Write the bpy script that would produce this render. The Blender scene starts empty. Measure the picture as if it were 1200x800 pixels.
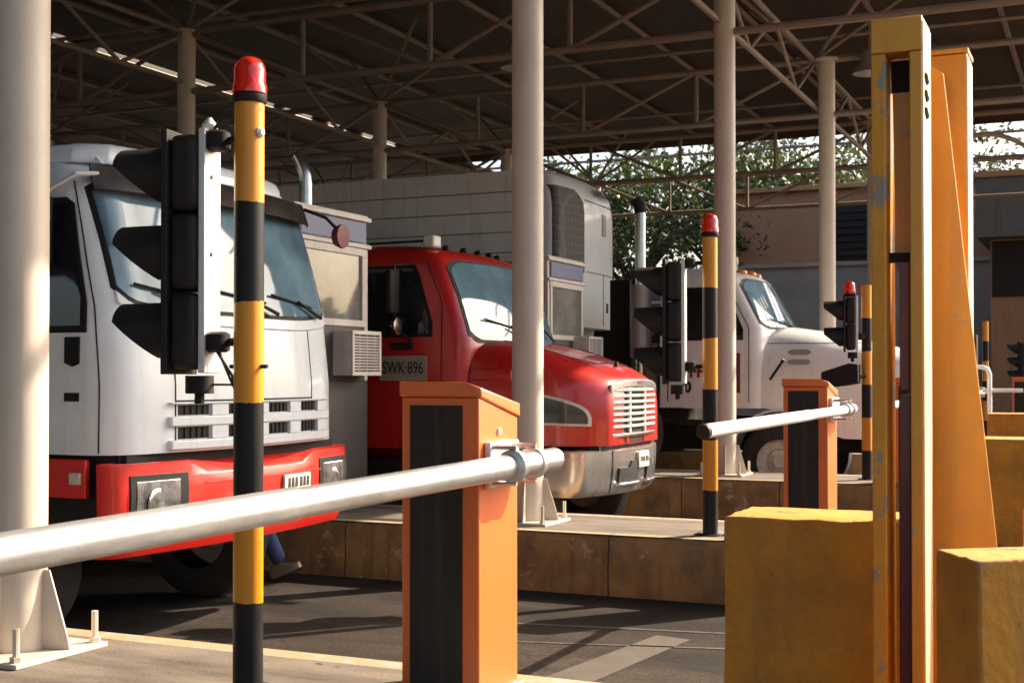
import bpy, bmesh, math, random
import numpy as np
from mathutils import Vector, Matrix
R = math.radians
random.seed(7)
SC = bpy.context.scene
COL = SC.collection

# ------------------------------------------------------------------ camera, sky, sun, exposure
YAW = R(24.5)
cam_d = bpy.data.cameras.new("camera")
cam = bpy.data.objects.new("camera", cam_d)
COL.objects.link(cam)
cam.location = (0, 0, 1.65)
cam.rotation_euler = (R(90.8), 0, YAW)
cam_d.lens = 46.5
cam_d.sensor_width = 36
cam_d.shift_y = 0.0153
cam_d.clip_start = 0.05
cam_d.clip_end = 2000
cam_d.dof.use_dof = True
cam_d.dof.focus_distance = 6.5
cam_d.dof.aperture_fstop = 8.0
SC.camera = cam

SUN_EL, SUN_AZ = R(35), R(52)          # azimuth measured from +X (the way the trucks drive) towards +Y
world = bpy.data.worlds.new("World")
SC.world = world
world.use_nodes = True
wn = world.node_tree
sky = wn.nodes.new("ShaderNodeTexSky")
sky.sky_type = 'NISHITA'
sky.sun_disc = False
sky.sun_elevation = SUN_EL
sky.sun_rotation = R(90) - SUN_AZ
sky.dust_density = 5.0
sky.ozone_density = 1.0
wn.nodes["Background"].inputs["Strength"].default_value = 0.128
wn.links.new(sky.outputs[0], wn.nodes["Background"].inputs["Color"])
sun_d = bpy.data.lights.new("sun", 'SUN')
sun_d.energy = 4.6
sun_d.angle = R(0.5)
sun_d.color = (1.0, 0.86, 0.68)
sun = bpy.data.objects.new("sun", sun_d)
COL.objects.link(sun)
sd = Vector((math.cos(SUN_EL) * math.cos(SUN_AZ), math.cos(SUN_EL) * math.sin(SUN_AZ), math.sin(SUN_EL)))
sun.rotation_euler = sd.to_track_quat('Z', 'Y').to_euler()
sun.location = (10, 10, 30)
vs = SC.view_settings
vs.view_transform = 'Standard'
vs.look = 'None'
vs.exposure = 1.4
vs.gamma = 1.0
vs.use_curve_mapping = False
SC.cycles.max_bounces = 8
SC.cycles.diffuse_bounces = 5
SC.cycles.sample_clamp_indirect = 6.0
SC.cycles.use_denoising = True

# ------------------------------------------------------------------ materials
def nt(name):
    m = bpy.data.materials.new(name)
    m.use_nodes = True
    return m, m.node_tree, m.node_tree.nodes["Principled BSDF"]

def ramp(t, a, b, ca=(0, 0, 0, 1), cb=(1, 1, 1, 1)):
    r = t.nodes.new("ShaderNodeValToRGB")
    r.color_ramp.elements[0].position = a
    r.color_ramp.elements[1].position = b
    r.color_ramp.elements[0].color = ca
    r.color_ramp.elements[1].color = cb
    return r

def noise(t, scale, detail=6, rough=0.6, stretch=None):
    n = t.nodes.new("ShaderNodeTexNoise")
    n.inputs["Scale"].default_value = scale
    n.inputs["Detail"].default_value = detail
    n.inputs["Roughness"].default_value = rough
    tc = t.nodes.new("ShaderNodeTexCoord")
    if stretch:
        mp = t.nodes.new("ShaderNodeMapping")
        mp.inputs["Scale"].default_value = stretch
        t.links.new(tc.outputs["Object"], mp.inputs[0])
        t.links.new(mp.outputs[0], n.inputs["Vector"])
    else:
        t.links.new(tc.outputs["Object"], n.inputs["Vector"])
    return n

def mix(t, fac, a, b):
    m = t.nodes.new("ShaderNodeMix")
    m.data_type = 'RGBA'
    if hasattr(fac, "is_output"):
        t.links.new(fac, m.inputs[0])
    else:
        m.inputs[0].default_value = fac
    for s, v in ((m.inputs[6], a), (m.inputs[7], b)):
        if hasattr(v, "is_output"):
            t.links.new(v, s)
        else:
            s.default_value = (*v, 1)
    return m.outputs[2]

def surf(name, col, rough=0.5, metal=0.0, dirt=None, dirt_amt=0.4, dirt_scale=3.0, chip=None, chip_scale=14, chip_lo=0.66,
         bump=0.0, bump_scale=60, coat=0.0, stretch=None, spec=0.5, rough_var=0.12, streak=None, streak_amt=0.35, coat_r=.06):
    m, t, b = nt(name)
    c = None
    n1 = noise(t, dirt_scale, 8, 0.65, stretch)
    if dirt is None:
        dirt = tuple(x * 0.72 for x in col)
    r1 = ramp(t, 0.38, 0.72)
    t.links.new(n1.outputs[0], r1.inputs[0])
    ml = t.nodes.new("ShaderNodeMath"); ml.operation = 'MULTIPLY'
    t.links.new(r1.outputs[0], ml.inputs[0]); ml.inputs[1].default_value = dirt_amt
    c = mix(t, ml.outputs[0], col, dirt)
    if streak:
        n3 = noise(t, 1.0, 6, 0.6, (16, 16, 0.9))
        r3 = ramp(t, 0.52, 0.74)
        t.links.new(n3.outputs[0], r3.inputs[0])
        m3 = t.nodes.new("ShaderNodeMath"); m3.operation = 'MULTIPLY'
        t.links.new(r3.outputs[0], m3.inputs[0]); m3.inputs[1].default_value = streak_amt
        c = mix(t, m3.outputs[0], c, streak)
    if chip:
        n2 = noise(t, chip_scale, 10, 0.7)
        r2 = ramp(t, chip_lo, chip_lo + 0.02)
        t.links.new(n2.outputs[0], r2.inputs[0])
        c = mix(t, r2.outputs[0], c, chip)
    t.links.new(c, b.inputs["Base Color"])
    rr = t.nodes.new("ShaderNodeMapRange")
    rr.inputs[3].default_value = max(0.02, rough - rough_var)
    rr.inputs[4].default_value = min(1, rough + rough_var)
    t.links.new(n1.outputs[0], rr.inputs[0])
    t.links.new(rr.outputs[0], b.inputs["Roughness"])
    b.inputs["Metallic"].default_value = metal
    b.inputs["Coat Weight"].default_value = coat
    b.inputs["Coat Roughness"].default_value = coat_r
    b.inputs["Specular IOR Level"].default_value = spec
    if bump:
        nb = noise(t, bump_scale, 5, 0.6)
        bp = t.nodes.new("ShaderNodeBump")
        bp.inputs["Strength"].default_value = bump
        bp.inputs["Distance"].default_value = 0.01
        t.links.new(nb.outputs[0], bp.inputs["Height"])
        t.links.new(bp.outputs[0], b.inputs["Normal"])
    return m

M = {}
M['white'] = surf('white_truck_paint', (.73, .78, .82), .3, dirt=(.55, .54, .52), dirt_amt=.3, dirt_scale=2.2, coat=.5, streak=(.4, .36, .3), streak_amt=.25)
M['cream'] = surf('cream_truck_paint', (.76, .75, .73), .35, dirt=(.5, .46, .4), dirt_amt=.35, dirt_scale=2, coat=.4, streak=(.36, .3, .24), streak_amt=.3)
M['red'] = surf('red_truck_paint', (.50, .012, .010), .3, dirt=(.26, .03, .022), dirt_amt=.6, streak=(.3, .06, .045), streak_amt=.3, dirt_scale=2.5, coat=.5)
M['bumper_red'] = surf('red_bumper_paint', (.68, .02, .012), .33, dirt=(.4, .03, .02), dirt_amt=.35, dirt_scale=4, coat=.4, chip=(.3, .12, .1), chip_scale=9, chip_lo=.73)
M['black'] = surf('black_plastic', (.010, .009, .009), .6, spec=.25, dirt=(.03, .025, .02), dirt_amt=.5, dirt_scale=6)
M['signal'] = surf('signal_plastic', (.014, .013, .014), .6, spec=.25, dirt=(.05, .035, .027), dirt_amt=.6, dirt_scale=5, bump=.1)
M['under'] = surf('dark_underbody', (.012, .010, .009), .8)
M['tyre'] = surf('tyre_rubber', (.018, .017, .016), .85, dirt=(.07, .06, .05), dirt_amt=.5, dirt_scale=5, bump=.3, bump_scale=30)
M['chrome'] = surf('dull_chrome', (.62, .6, .57), .2, 1.0, dirt=(.3, .25, .2), dirt_amt=.5, dirt_scale=5, rough_var=.1)
M['bumper_steel'] = surf('polished_bumper_steel', (.66, .67, .68), .26, .9, dirt=(.34, .28, .22), dirt_amt=.6, dirt_scale=4, rough_var=.14)
M['rim'] = surf('grey_wheel_steel', (.62, .6, .56), .45, .2, dirt=(.16, .12, .09), dirt_amt=.6, dirt_scale=7)
M['alu'] = surf('aluminium_channel', (.72, .71, .69), .42, .35, dirt=(.45, .42, .4), dirt_amt=.5, dirt_scale=6, chip=(.25, .22, .2), chip_scale=30, chip_lo=.72)
M['galv'] = surf('galvanised_steel', (.66, .67, .68), .38, .8, dirt=(.30, .29, .28), dirt_amt=.85, dirt_scale=11, stretch=(1, .35, 1), chip=(.24, .17, .12), chip_scale=20, chip_lo=.66, bump=.12, bump_scale=40)
M['armwhite'] = surf('white_barrier_paint', (.74, .73, .7), .4, 0.1, dirt=(.45, .42, .38), dirt_amt=.45, dirt_scale=7, chip=(.3, .25, .2), chip_scale=24, chip_lo=.72)
M['orange'] = surf('orange_cabinet_paint', (.74, .135, .009), .45, coat=.7, coat_r=.38, dirt=(.45, .1, .015), dirt_amt=.35, dirt_scale=3, chip=(.3, .24, .2), chip_scale=22, chip_lo=.75, bump=.05, streak=(.4, .1, .03), streak_amt=.3)
M['panel'] = surf('dark_grey_panel', (.024, .020, .017), .6, spec=.25, dirt=(.045, .037, .03), dirt_amt=.5, dirt_scale=2.5, bump=.15, bump_scale=120, streak=(.09, .078, .066), streak_amt=.35)
M['yellow'] = surf('yellow_steel_paint', (.78, .345, .016), .45, coat=.6, coat_r=.36, dirt=(.42, .17, .02), dirt_amt=.5, dirt_scale=3.5, chip=(.36, .31, .24), chip_scale=16, chip_lo=.63, bump=.08, streak=(.36, .16, .03), streak_amt=.4)
M['peel'] = surf('peeled_yellow_steel', (.76, .325, .016), .5, dirt=(.4, .17, .03), dirt_amt=.5, dirt_scale=4, chip=(.33, .27, .19), chip_scale=5, chip_lo=.545, bump=.2)
M['ochre'] = surf('ochre_concrete_paint', (.68, .285, .022), .78, dirt=(.36, .155, .03), dirt_amt=.9, dirt_scale=4.5, chip=(.16, .09, .045), chip_scale=9, chip_lo=.63, bump=.6, bump_scale=35, streak=(.3, .15, .045), streak_amt=.4)
M['kerb'] = surf('worn_yellow_kerb_paint', (.32, .18, .055), .85, dirt=(.09, .06, .038), dirt_amt=.95, dirt_scale=2.8, chip=(.36, .28, .19), chip_scale=3.6, chip_lo=.605, bump=.5, bump_scale=25, streak=(.07, .05, .035), streak_amt=.6)
M['kerbtop'] = surf('worn_yellow_kerb_edge', (.38, .25, .11), .85, dirt=(.3, .25, .18), dirt_amt=.8, dirt_scale=5, chip=(.33, .29, .24), chip_scale=9, chip_lo=.53, bump=.4)
M['concrete'] = surf('island_concrete', (.185, .148, .112), .9, dirt=(.065, .05, .038), dirt_amt=1.0, dirt_scale=2.6, chip=(.055, .045, .036), chip_scale=3.4, chip_lo=.635, stretch=(.5, 1.6, 1), bump=.4, bump_scale=55)
M['stripe_y'] = surf('striped_post_yellow', (.66, .26, .005), .38, dirt=(.5, .2, .01), dirt_amt=.4, dirt_scale=6, chip=(.12, .08, .05), chip_scale=26, chip_lo=.67, coat=.1, streak=(.35, .14, .02), streak_amt=.5)
M['stripe_k'] = surf('striped_post_black', (.009, .008, .009), .5, dirt=(.03, .026, .022), dirt_amt=.5, dirt_scale=6, spec=.25)
M['column'] = surf('cream_column_paint', (.60, .52, .43), .45, dirt=(.44, .36, .28), dirt_amt=.55, dirt_scale=1.6, chip=(.3, .27, .22), chip_scale=18, chip_lo=.76, streak=(.4, .33, .26), streak_amt=.4, bump=.05)
M['truss'] = surf('truss_paint', (.24, .19, .15), .6, dirt=(.16, .10, .065), dirt_amt=.6, dirt_scale=2)
M['booth'] = surf('booth_white', (.62, .58, .53), .5, dirt=(.4, .34, .28), dirt_amt=.5, dirt_scale=3, streak=(.35, .28, .2), streak_amt=.3)
M['booth_low'] = surf('booth_grey', (.055, .05, .045), .55, dirt=(.1, .09, .085), dirt_amt=.5)
M['blue'] = surf('blue_band', (.07, .10, .24), .45, dirt=(.16, .17, .24), dirt_amt=.5, dirt_scale=4)
M['trailer'] = surf('trailer_panel', (.68, .67, .65), .42, dirt=(.46, .43, .39), dirt_amt=.5, dirt_scale=1.2, streak=(.3, .26, .2), streak_amt=.4)
def honey():
    m, t, b = nt('honeycomb_intake')
    tc = t.nodes.new("ShaderNodeTexCoord")
    vo = t.nodes.new("ShaderNodeTexVoronoi"); vo.feature = 'DISTANCE_TO_EDGE'; vo.inputs["Scale"].default_value = 9; vo.inputs["Randomness"].default_value = .12
    t.links.new(tc.outputs["Object"], vo.inputs["Vector"])
    r = ramp(t, .03, .10, (.07, .05, .055, 1), (.012, .008, .010, 1))
    t.links.new(vo.outputs[0], r.inputs[0]); t.links.new(r.outputs[0], b.inputs["Base Color"])
    b.inputs["Roughness"].default_value = .6
    return m
M['honey'] = honey()
M['railgrey'] = surf('grey_rail', (.24, .21, .18), .6)
M['reefer'] = surf('cooling_unit_white', (.66, .68, .70), .35, dirt=(.48, .47, .45), dirt_amt=.4, coat=.3)
M['sunlit'] = surf('sun_glare_side_paint', (.78, .68, .46), .4, dirt=(.62, .42, .16), dirt_amt=.45, dirt_scale=3, coat=.3, streak=(.5, .3, .1), streak_amt=.3)  # near-white colour stands for sun glare on the post sides
M['maroon'] = surf('maroon_sensor', (.10, .008, .012), .3, dirt=(.06, .01, .012), dirt_amt=.4, coat=.3)
M['pink'] = surf('dusty_maroon_sensor', (.26, .07, .06), .4, dirt=(.18, .05, .05), dirt_amt=.5)
M['rubber'] = surf('cable_rubber', (.012, .012, .012), .5)
M['grille'] = surf('dark_mesh_grille', (.02, .016, .018), .6, dirt=(.05, .035, .03), dirt_amt=.6, dirt_scale=12)
M['amber'] = surf('amber_lens', (.75, .22, .01), .25, coat=.5)
M['plate'] = surf('plate_white', (.6, .58, .52), .45, dirt=(.4, .36, .28), dirt_amt=.5, dirt_scale=8)
M['doorplate'] = surf('door_plate_grey', (.30, .27, .22), .5, dirt=(.2, .17, .13), dirt_amt=.6, dirt_scale=6)
M['ink'] = surf('black_lettering', (.02, .016, .014), .6)
M['wine'] = surf('dark_red_lettering', (.16, .02, .025), .5)
M['seam'] = surf('panel_gap', (.018, .016, .015), .8)
M['skin'] = surf('skin', (.32, .18, .12), .5)
M['jeans'] = surf('blue_denim', (.035, .06, .16), .85, dirt=(.06, .09, .2), dirt_amt=.6, dirt_scale=12, bump=.3, bump_scale=90)
M['shirt'] = surf('dark_shirt', (.06, .06, .07), .85)
M['hair'] = surf('black_hair', (.012, .01, .009), .6)
M['shoe'] = surf('grey_shoe', (.23, .185, .135), .7, dirt=(.2, .17, .14), dirt_amt=.5, dirt_scale=10)
M['wallfar'] = surf('brown_render', (.36, .20, .105), .85, dirt=(.26, .145, .08), dirt_amt=.7, dirt_scale=.6, streak=(.12, .09, .06), streak_amt=.4)
M['wallgrey'] = surf('grey_render', (.34, .31, .27), .85, dirt=(.15, .13, .12), dirt_amt=.6, dirt_scale=.6)
M['fascia'] = surf('grey_green_sheeting', (.10, .115, .11), .6, dirt=(.07, .075, .07), dirt_amt=.6, dirt_scale=1.2)
M['dirt'] = surf('outer_ground', (.20, .175, .14), .95, dirt=(.12, .105, .085), dirt_amt=.8, dirt_scale=.25, bump=.4, bump_scale=8)
M['bark'] = surf('bark', (.085, .06, .045), .9, dirt=(.05, .035, .025), dirt_amt=.7, dirt_scale=5, bump=.6, bump_scale=18)
M['steel_fan'] = surf('duct_grey', (.33, .32, .30), .5, .3)

def glass_mat(name, col, rough=.04, ior=1.55, coat=.6):
    m, t, b = nt(name)
    n = noise(t, 2.2, 5, .6)
    r = ramp(t, .4, .75, (*col, 1), (*[x * 1.9 + .01 for x in col], 1))
    t.links.new(n.outputs[0], r.inputs[0])
    t.links.new(r.outputs[0], b.inputs["Base Color"])
    b.inputs["Roughness"].default_value = rough
    b.inputs["IOR"].default_value = ior
    b.inputs["Coat Weight"].default_value = coat
    b.inputs["Coat Roughness"].default_value = .03
    return m
M['glass'] = glass_mat('sky_blue_windscreen_glass', (.09, .155, .20), .05, 1.45, .1)  # blue of the reflected sky is put into the base colour
M['glass_dark'] = glass_mat('dark_side_glass', (.010, .010, .011), .06, 1.5, .2)
M['lens'] = glass_mat('headlamp_lens', (.055, .055, .055), .1, 1.45, .2)
M['visor'] = glass_mat('smoked_visor', (.035, .03, .026), .2, 1.45, .3)
def crystal():
    m, t, b = nt('fluted_headlamp')
    b.inputs["Metallic"].default_value = .8
    b.inputs["Roughness"].default_value = .16
    n = noise(t, 7, 4, .6)
    r = ramp(t, .35, .65, (.16, .165, .175, 1), (.62, .63, .65, 1))
    t.links.new(n.outputs[0], r.inputs[0]); t.links.new(r.outputs[0], b.inputs["Base Color"])
    w = t.nodes.new("ShaderNodeTexWave"); w.bands_direction = 'Y'; w.inputs["Scale"].default_value = 26
    tc = t.nodes.new("ShaderNodeTexCoord"); t.links.new(tc.outputs["Object"], w.inputs[0])
    bp = t.nodes.new("ShaderNodeBump"); bp.inputs["Strength"].default_value = .35; bp.inputs["Distance"].default_value = .006
    t.links.new(w.outputs[0], bp.inputs["Height"]); t.links.new(bp.outputs[0], b.inputs["Normal"])
    b.inputs["Coat Weight"].default_value = .8
    return m
M['crystal'] = crystal()
M['boothglass'] = glass_mat('booth_glass', (.16, .155, .14), .06, 1.5, .3)

def beacon_mat():
    m, t, b = nt('red_beacon_plastic')
    n = noise(t, 40, 3, .5, (1, 1, .2))
    r = ramp(t, .35, .7, (.62, .010, .006, 1), (.9, .07, .03, 1))
    t.links.new(n.outputs[0], r.inputs[0])
    t.links.new(r.outputs[0], b.inputs["Base Color"])
    b.inputs["Roughness"].default_value = .18
    b.inputs["Coat Weight"].default_value = .6
    b.inputs["Transmission Weight"].default_value = .35
    return m
M['beacon'] = beacon_mat()

def asphalt():
    m, t, b = nt('asphalt')
    n1 = noise(t, .55, 6, .6)
    n2 = noise(t, 42, 6, .75)
    n3 = noise(t, 1.0, 6, .65, (.35, 2.2, 1))
    r1 = ramp(t, .36, .7, (.018, .014, .0115, 1), (.070, .054, .040, 1))
    t.links.new(n1.outputs[0], r1.inputs[0])
    r3 = ramp(t, .45, .68)
    t.links.new(n3.outputs[0], r3.inputs[0])
    c = mix(t, r3.outputs[0], r1.outputs[0], (.016, .013, .011))
    r2 = ramp(t, .35, .75, (.35, .35, .35, 1), (2.0, 1.9, 1.8, 1))
    t.links.new(n2.outputs[0], r2.inputs[0])
    mm = t.nodes.new("ShaderNodeMix"); mm.data_type = 'RGBA'; mm.blend_type = 'MULTIPLY'
    mm.inputs[0].default_value = 1
    t.links.new(c, mm.inputs[6]); t.links.new(r2.outputs[0], mm.inputs[7])
    # fine cracks
    vo = t.nodes.new("ShaderNodeTexVoronoi"); vo.feature = 'DISTANCE_TO_EDGE'
    vo.inputs["Scale"].default_value = 1.1
    tc = t.nodes.new("ShaderNodeTexCoord")
    nw = noise(t, 3, 4, .6)
    ad = t.nodes.new("ShaderNodeMix"); ad.data_type = 'RGBA'; ad.blend_type = 'ADD'; ad.inputs[0].default_value = .5
    t.links.new(tc.outputs["Object"], ad.inputs[6]); t.links.new(nw.outputs[1], ad.inputs[7])
    t.links.new(ad.outputs[2], vo.inputs["Vector"])
    rc = ramp(t, .0, .012, (.35, .35, .35, 1), (1, 1, 1, 1))
    t.links.new(vo.outputs[0], rc.inputs[0])
    m2 = t.nodes.new("ShaderNodeMix"); m2.data_type = 'RGBA'; m2.blend_type = 'MULTIPLY'; m2.inputs[0].default_value = .8
    t.links.new(mm.outputs[2], m2.inputs[6]); t.links.new(rc.outputs[0], m2.inputs[7])
    t.links.new(m2.outputs[2], b.inputs["Base Color"])
    b.inputs["Roughness"].default_value = .9
    b.inputs["Specular IOR Level"].default_value = .2
    bp = t.nodes.new("ShaderNodeBump"); bp.inputs["Strength"].default_value = .5; bp.inputs["Distance"].default_value = .006
    t.links.new(n2.outputs[0], bp.inputs["Height"]); t.links.new(bp.outputs[0], b.inputs["Normal"])
    return m
M['asphalt'] = asphalt()

def roofmat():
    m, t, b = nt('brown_roof_sheeting')
    w = t.nodes.new("ShaderNodeTexWave"); w.wave_type = 'BANDS'; w.bands_direction = 'X'
    w.inputs["Scale"].default_value = 1.2
    tc = t.nodes.new("ShaderNodeTexCoord"); t.links.new(tc.outputs["Object"], w.inputs[0])
    n = noise(t, .5, 6, .65)
    r = ramp(t, .35, .72, (.034, .022, .016, 1), (.062, .043, .032, 1))
    t.links.new(n.outputs[0], r.inputs[0])
    t.links.new(r.outputs[0], b.inputs["Base Color"])
    b.inputs["Roughness"].default_value = .75
    bp = t.nodes.new("ShaderNodeBump"); bp.inputs["Strength"].default_value = .25; bp.inputs["Distance"].default_value = .03
    t.links.new(w.outputs[0], bp.inputs["Height"]); t.links.new(bp.outputs[0], b.inputs["Normal"])
    return m
M['roof'] = roofmat()

def leafmat(name, a, bcol):
    m, t, b = nt(name)
    oi = t.nodes.new("ShaderNodeNewGeometry")
    r = ramp(t, 0, 1, (*a, 1), (*bcol, 1))
    t.links.new(oi.outputs["Random Per Island"], r.inputs[0])
    t.links.new(r.outputs[0], b.inputs["Base Color"])
    b.inputs["Roughness"].default_value = .5
    tr = t.nodes.new("ShaderNodeBsdfTranslucent")
    t.links.new(r.outputs[0], tr.inputs[0])
    mx = t.nodes.new("ShaderNodeMixShader"); mx.inputs[0].default_value = .38
    t.links.new(b.outputs[0], mx.inputs[1]); t.links.new(tr.outputs[0], mx.inputs[2])
    t.links.new(mx.outputs[0], t.nodes["Material Output"].inputs[0])
    return m
M['leaf'] = leafmat('green_leaves', (.022, .036, .010), (.07, .095, .022))
M['leaf2'] = leafmat('olive_leaves', (.028, .04, .013), (.09, .105, .03))

def add_joints(m, step=1.0, half=.006):
    t = m.node_tree; b = t.nodes["Principled BSDF"]
    src = b.inputs["Base Color"].links[0].from_socket
    tc = t.nodes.new("ShaderNodeTexCoord"); sx = t.nodes.new("ShaderNodeSeparateXYZ")
    t.links.new(tc.outputs["Object"], sx.inputs[0])
    pp = t.nodes.new("ShaderNodeMath"); pp.operation = 'PINGPONG'; pp.inputs[1].default_value = step / 2
    nz = noise(t, 6, 3, .6)
    ad = t.nodes.new("ShaderNodeMath"); ad.operation = 'MULTIPLY_ADD'; ad.inputs[1].default_value = .03
    t.links.new(nz.outputs[0], ad.inputs[0]); t.links.new(sx.outputs[0], ad.inputs[2]); t.links.new(ad.outputs[0], pp.inputs[0])
    lt = t.nodes.new("ShaderNodeMath"); lt.operation = 'LESS_THAN'; lt.inputs[1].default_value = half
    t.links.new(pp.outputs[0], lt.inputs[0])
    t.links.new(mix(t, lt.outputs[0], src, (.035, .028, .022)), b.inputs["Base Color"])
def add_edge_wear(m, radius, col, lo=.5, hi=.62, scale=18):
    """paint rubbed off along real edges: where a rounded normal leaves the true one, broken up by noise"""
    t = m.node_tree; b = t.nodes["Principled BSDF"]
    src = b.inputs["Base Color"].links[0].from_socket
    bv = t.nodes.new("ShaderNodeBevel"); bv.samples = 6; bv.inputs["Radius"].default_value = radius
    g = t.nodes.new("ShaderNodeNewGeometry")
    d = t.nodes.new("ShaderNodeVectorMath"); d.operation = 'DOT_PRODUCT'
    t.links.new(bv.outputs[0], d.inputs[0]); t.links.new(g.outputs["True Normal"], d.inputs[1])
    r = ramp(t, .80, .97, (1, 1, 1, 1), (0, 0, 0, 1)); t.links.new(d.outputs["Value"], r.inputs[0])
    n = noise(t, scale, 8, .7); rn = ramp(t, lo, hi); t.links.new(n.outputs[0], rn.inputs[0])
    mu = t.nodes.new("ShaderNodeMath"); mu.operation = 'MULTIPLY'
    t.links.new(r.outputs[0], mu.inputs[0]); t.links.new(rn.outputs[0], mu.inputs[1])
    t.links.new(mix(t, mu.outputs[0], src, col), b.inputs["Base Color"])
add_edge_wear(M['ochre'], .022, (.40, .34, .26), .44, .58, 14)
add_edge_wear(M['yellow'], .006, (.42, .36, .28), .50, .58, 26)
add_edge_wear(M['peel'], .007, (.36, .29, .2), .46, .54, 22)
add_edge_wear(M['orange'], .006, (.50, .33, .2), .53, .60, 24)
add_edge_wear(M['kerb'], .03, (.33, .27, .2), .45, .58, 7)
add_joints(M['kerb'], 1.15); add_joints(M['kerbtop'], 1.15, .005); add_joints(M['concrete'], 2.3, .006)

# ------------------------------------------------------------------ mesh helpers
class MB:
    def __init__(s): s.bm = bmesh.new(); s.mi = 0
    def verts(s, pts): return [s.bm.verts.new(p) for p in pts]
    def face(s, vs):
        try:
            f = s.bm.faces.new(vs); f.material_index = s.mi; return f
        except ValueError: return None
    def box(s, x0, x1, y0, y1, z0, z1, mat=None):
        P = [(x0, y0, z0), (x1, y0, z0), (x1, y1, z0), (x0, y1, z0), (x0, y0, z1), (x1, y0, z1), (x1, y1, z1), (x0, y1, z1)]
        if mat is not None: P = [mat @ Vector(p) for p in P]
        v = s.verts(P)
        for q in ((3, 2, 1, 0), (4, 5, 6, 7), (0, 1, 5, 4), (1, 2, 6, 5), (2, 3, 7, 6), (3, 0, 4, 7)): s.face([v[i] for i in q])
        return s
    def rings(s, rings, cap0=True, cap1=True, closed=True):
        L = [s.verts(r) for r in rings]
        n = len(L[0])
        for a, b in zip(L[:-1], L[1:]):
            for i in range(n if closed else n - 1):
                j = (i + 1) % n
                s.face([a[i], a[j], b[j], b[i]])
        if cap0: s.face(L[0][::-1])
        if cap1: s.face(L[-1])
        return L
    def tube(s, pts, r, n=10, caps=True):
        pts = [Vector(p) for p in pts]
        rr = r if isinstance(r, (list, tuple)) else [r] * len(pts)
        rg = []
        up = None
        for i, p in enumerate(pts):
            d = (pts[min(i + 1, len(pts) - 1)] - pts[max(i - 1, 0)]).normalized()
            if up is None:
                up = Vector((0, 0, 1)) if abs(d.z) < .9 else Vector((1, 0, 0))
            a = d.cross(up).normalized(); b = a.cross(d).normalized(); up = b
            rg.append([p + (a * math.cos(2 * math.pi * k / n) + b * math.sin(2 * math.pi * k / n)) * rr[i] for k in range(n)])
        s.rings(rg, caps, caps)
        return s
    def lathe(s, prof, n=20, c=(0, 0, 0), axis='z', cap0=True, cap1=True):
        rg = []
        for r, h in prof:
            ring = []
            for k in range(n):
                a = 2 * math.pi * k / n
                if axis == 'z': p = (c[0] + r * math.cos(a), c[1] + r * math.sin(a), c[2] + h)
                elif axis == 'y': p = (c[0] + r * math.cos(a), c[1] + h, c[2] + r * math.sin(a))
                else: p = (c[0] + h, c[1] + r * math.cos(a), c[2] + r * math.sin(a))
                ring.append(p)
            rg.append(ring)
        s.rings(rg, cap0, cap1)
        return s
    def prism(s, poly, axis, a, b):
        def P(p, h): return {'x': (h, p[0], p[1]), 'y': (p[0], h, p[1]), 'z': (p[0], p[1], h)}[axis]
        s.rings([[P(p, a) for p in poly], [P(p, b) for p in poly]])
        return s
    def patch(s, fn, a0, a1, lo, hi, na=10, nb=6, out=Vector((1, 0, 0)), d0=-.004, d1=.008):
        """shell lying on the surface fn(a,b): a runs a0..a1, b between lo(a) and hi(a), pushed d1 out with a rim back to d0"""
        out = Vector(out)
        lo = lo if callable(lo) else (lambda a, v=lo: v)
        hi = hi if callable(hi) else (lambda a, v=hi: v)
        g = []; gb = []
        for i in range(na + 1):
            a = a0 + (a1 - a0) * i / na
            r0 = []; r1 = []
            for j in range(nb + 1):
                b = lo(a) + (hi(a) - lo(a)) * j / nb
                p = Vector(fn(a, b))
                r0.append(s.bm.verts.new(p + out * d1)); r1.append(s.bm.verts.new(p + out * d0))
            g.append(r0); gb.append(r1)
        for i in range(na):
            for j in range(nb):
                s.face([g[i][j], g[i + 1][j], g[i + 1][j + 1], g[i][j + 1]])
                s.face([gb[i][j], gb[i][j + 1], gb[i + 1][j + 1], gb[i + 1][j]])
        for i in range(na):
            for j, fl in ((0, 1), (nb, 0)):
                q = [g[i][j], gb[i][j], gb[i + 1][j], g[i + 1][j]]
                s.face(q if fl else q[::-1])
        for j in range(nb):
            for i, fl in ((0, 0), (na, 1)):
                q = [g[i][j], gb[i][j], gb[i][j + 1], g[i][j + 1]]
                s.face(q if fl else q[::-1])
        return s
    def build(s, name, mats, parent=None, bevel=0, smooth=40, loc=None, segs=2):
        bm = s.bm
        bmesh.ops.recalc_face_normals(bm, faces=bm.faces)
        me = bpy.data.meshes.new(name)
        bm.to_mesh(me); bm.free()
        for m in (mats if isinstance(mats, (list, tuple)) else [mats]): me.materials.append(m)
        me.shade_smooth()
        me.set_sharp_from_angle(angle=R(smooth))
        o = bpy.data.objects.new(name, me)
        COL.objects.link(o)
        if parent: o.parent = parent
        if loc: o.location = loc
        if bevel:
            md = o.modifiers.new("edge", 'BEVEL'); md.width = bevel; md.segments = segs; md.limit_method = 'ANGLE'; md.angle_limit = R(35)
        return o

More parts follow.
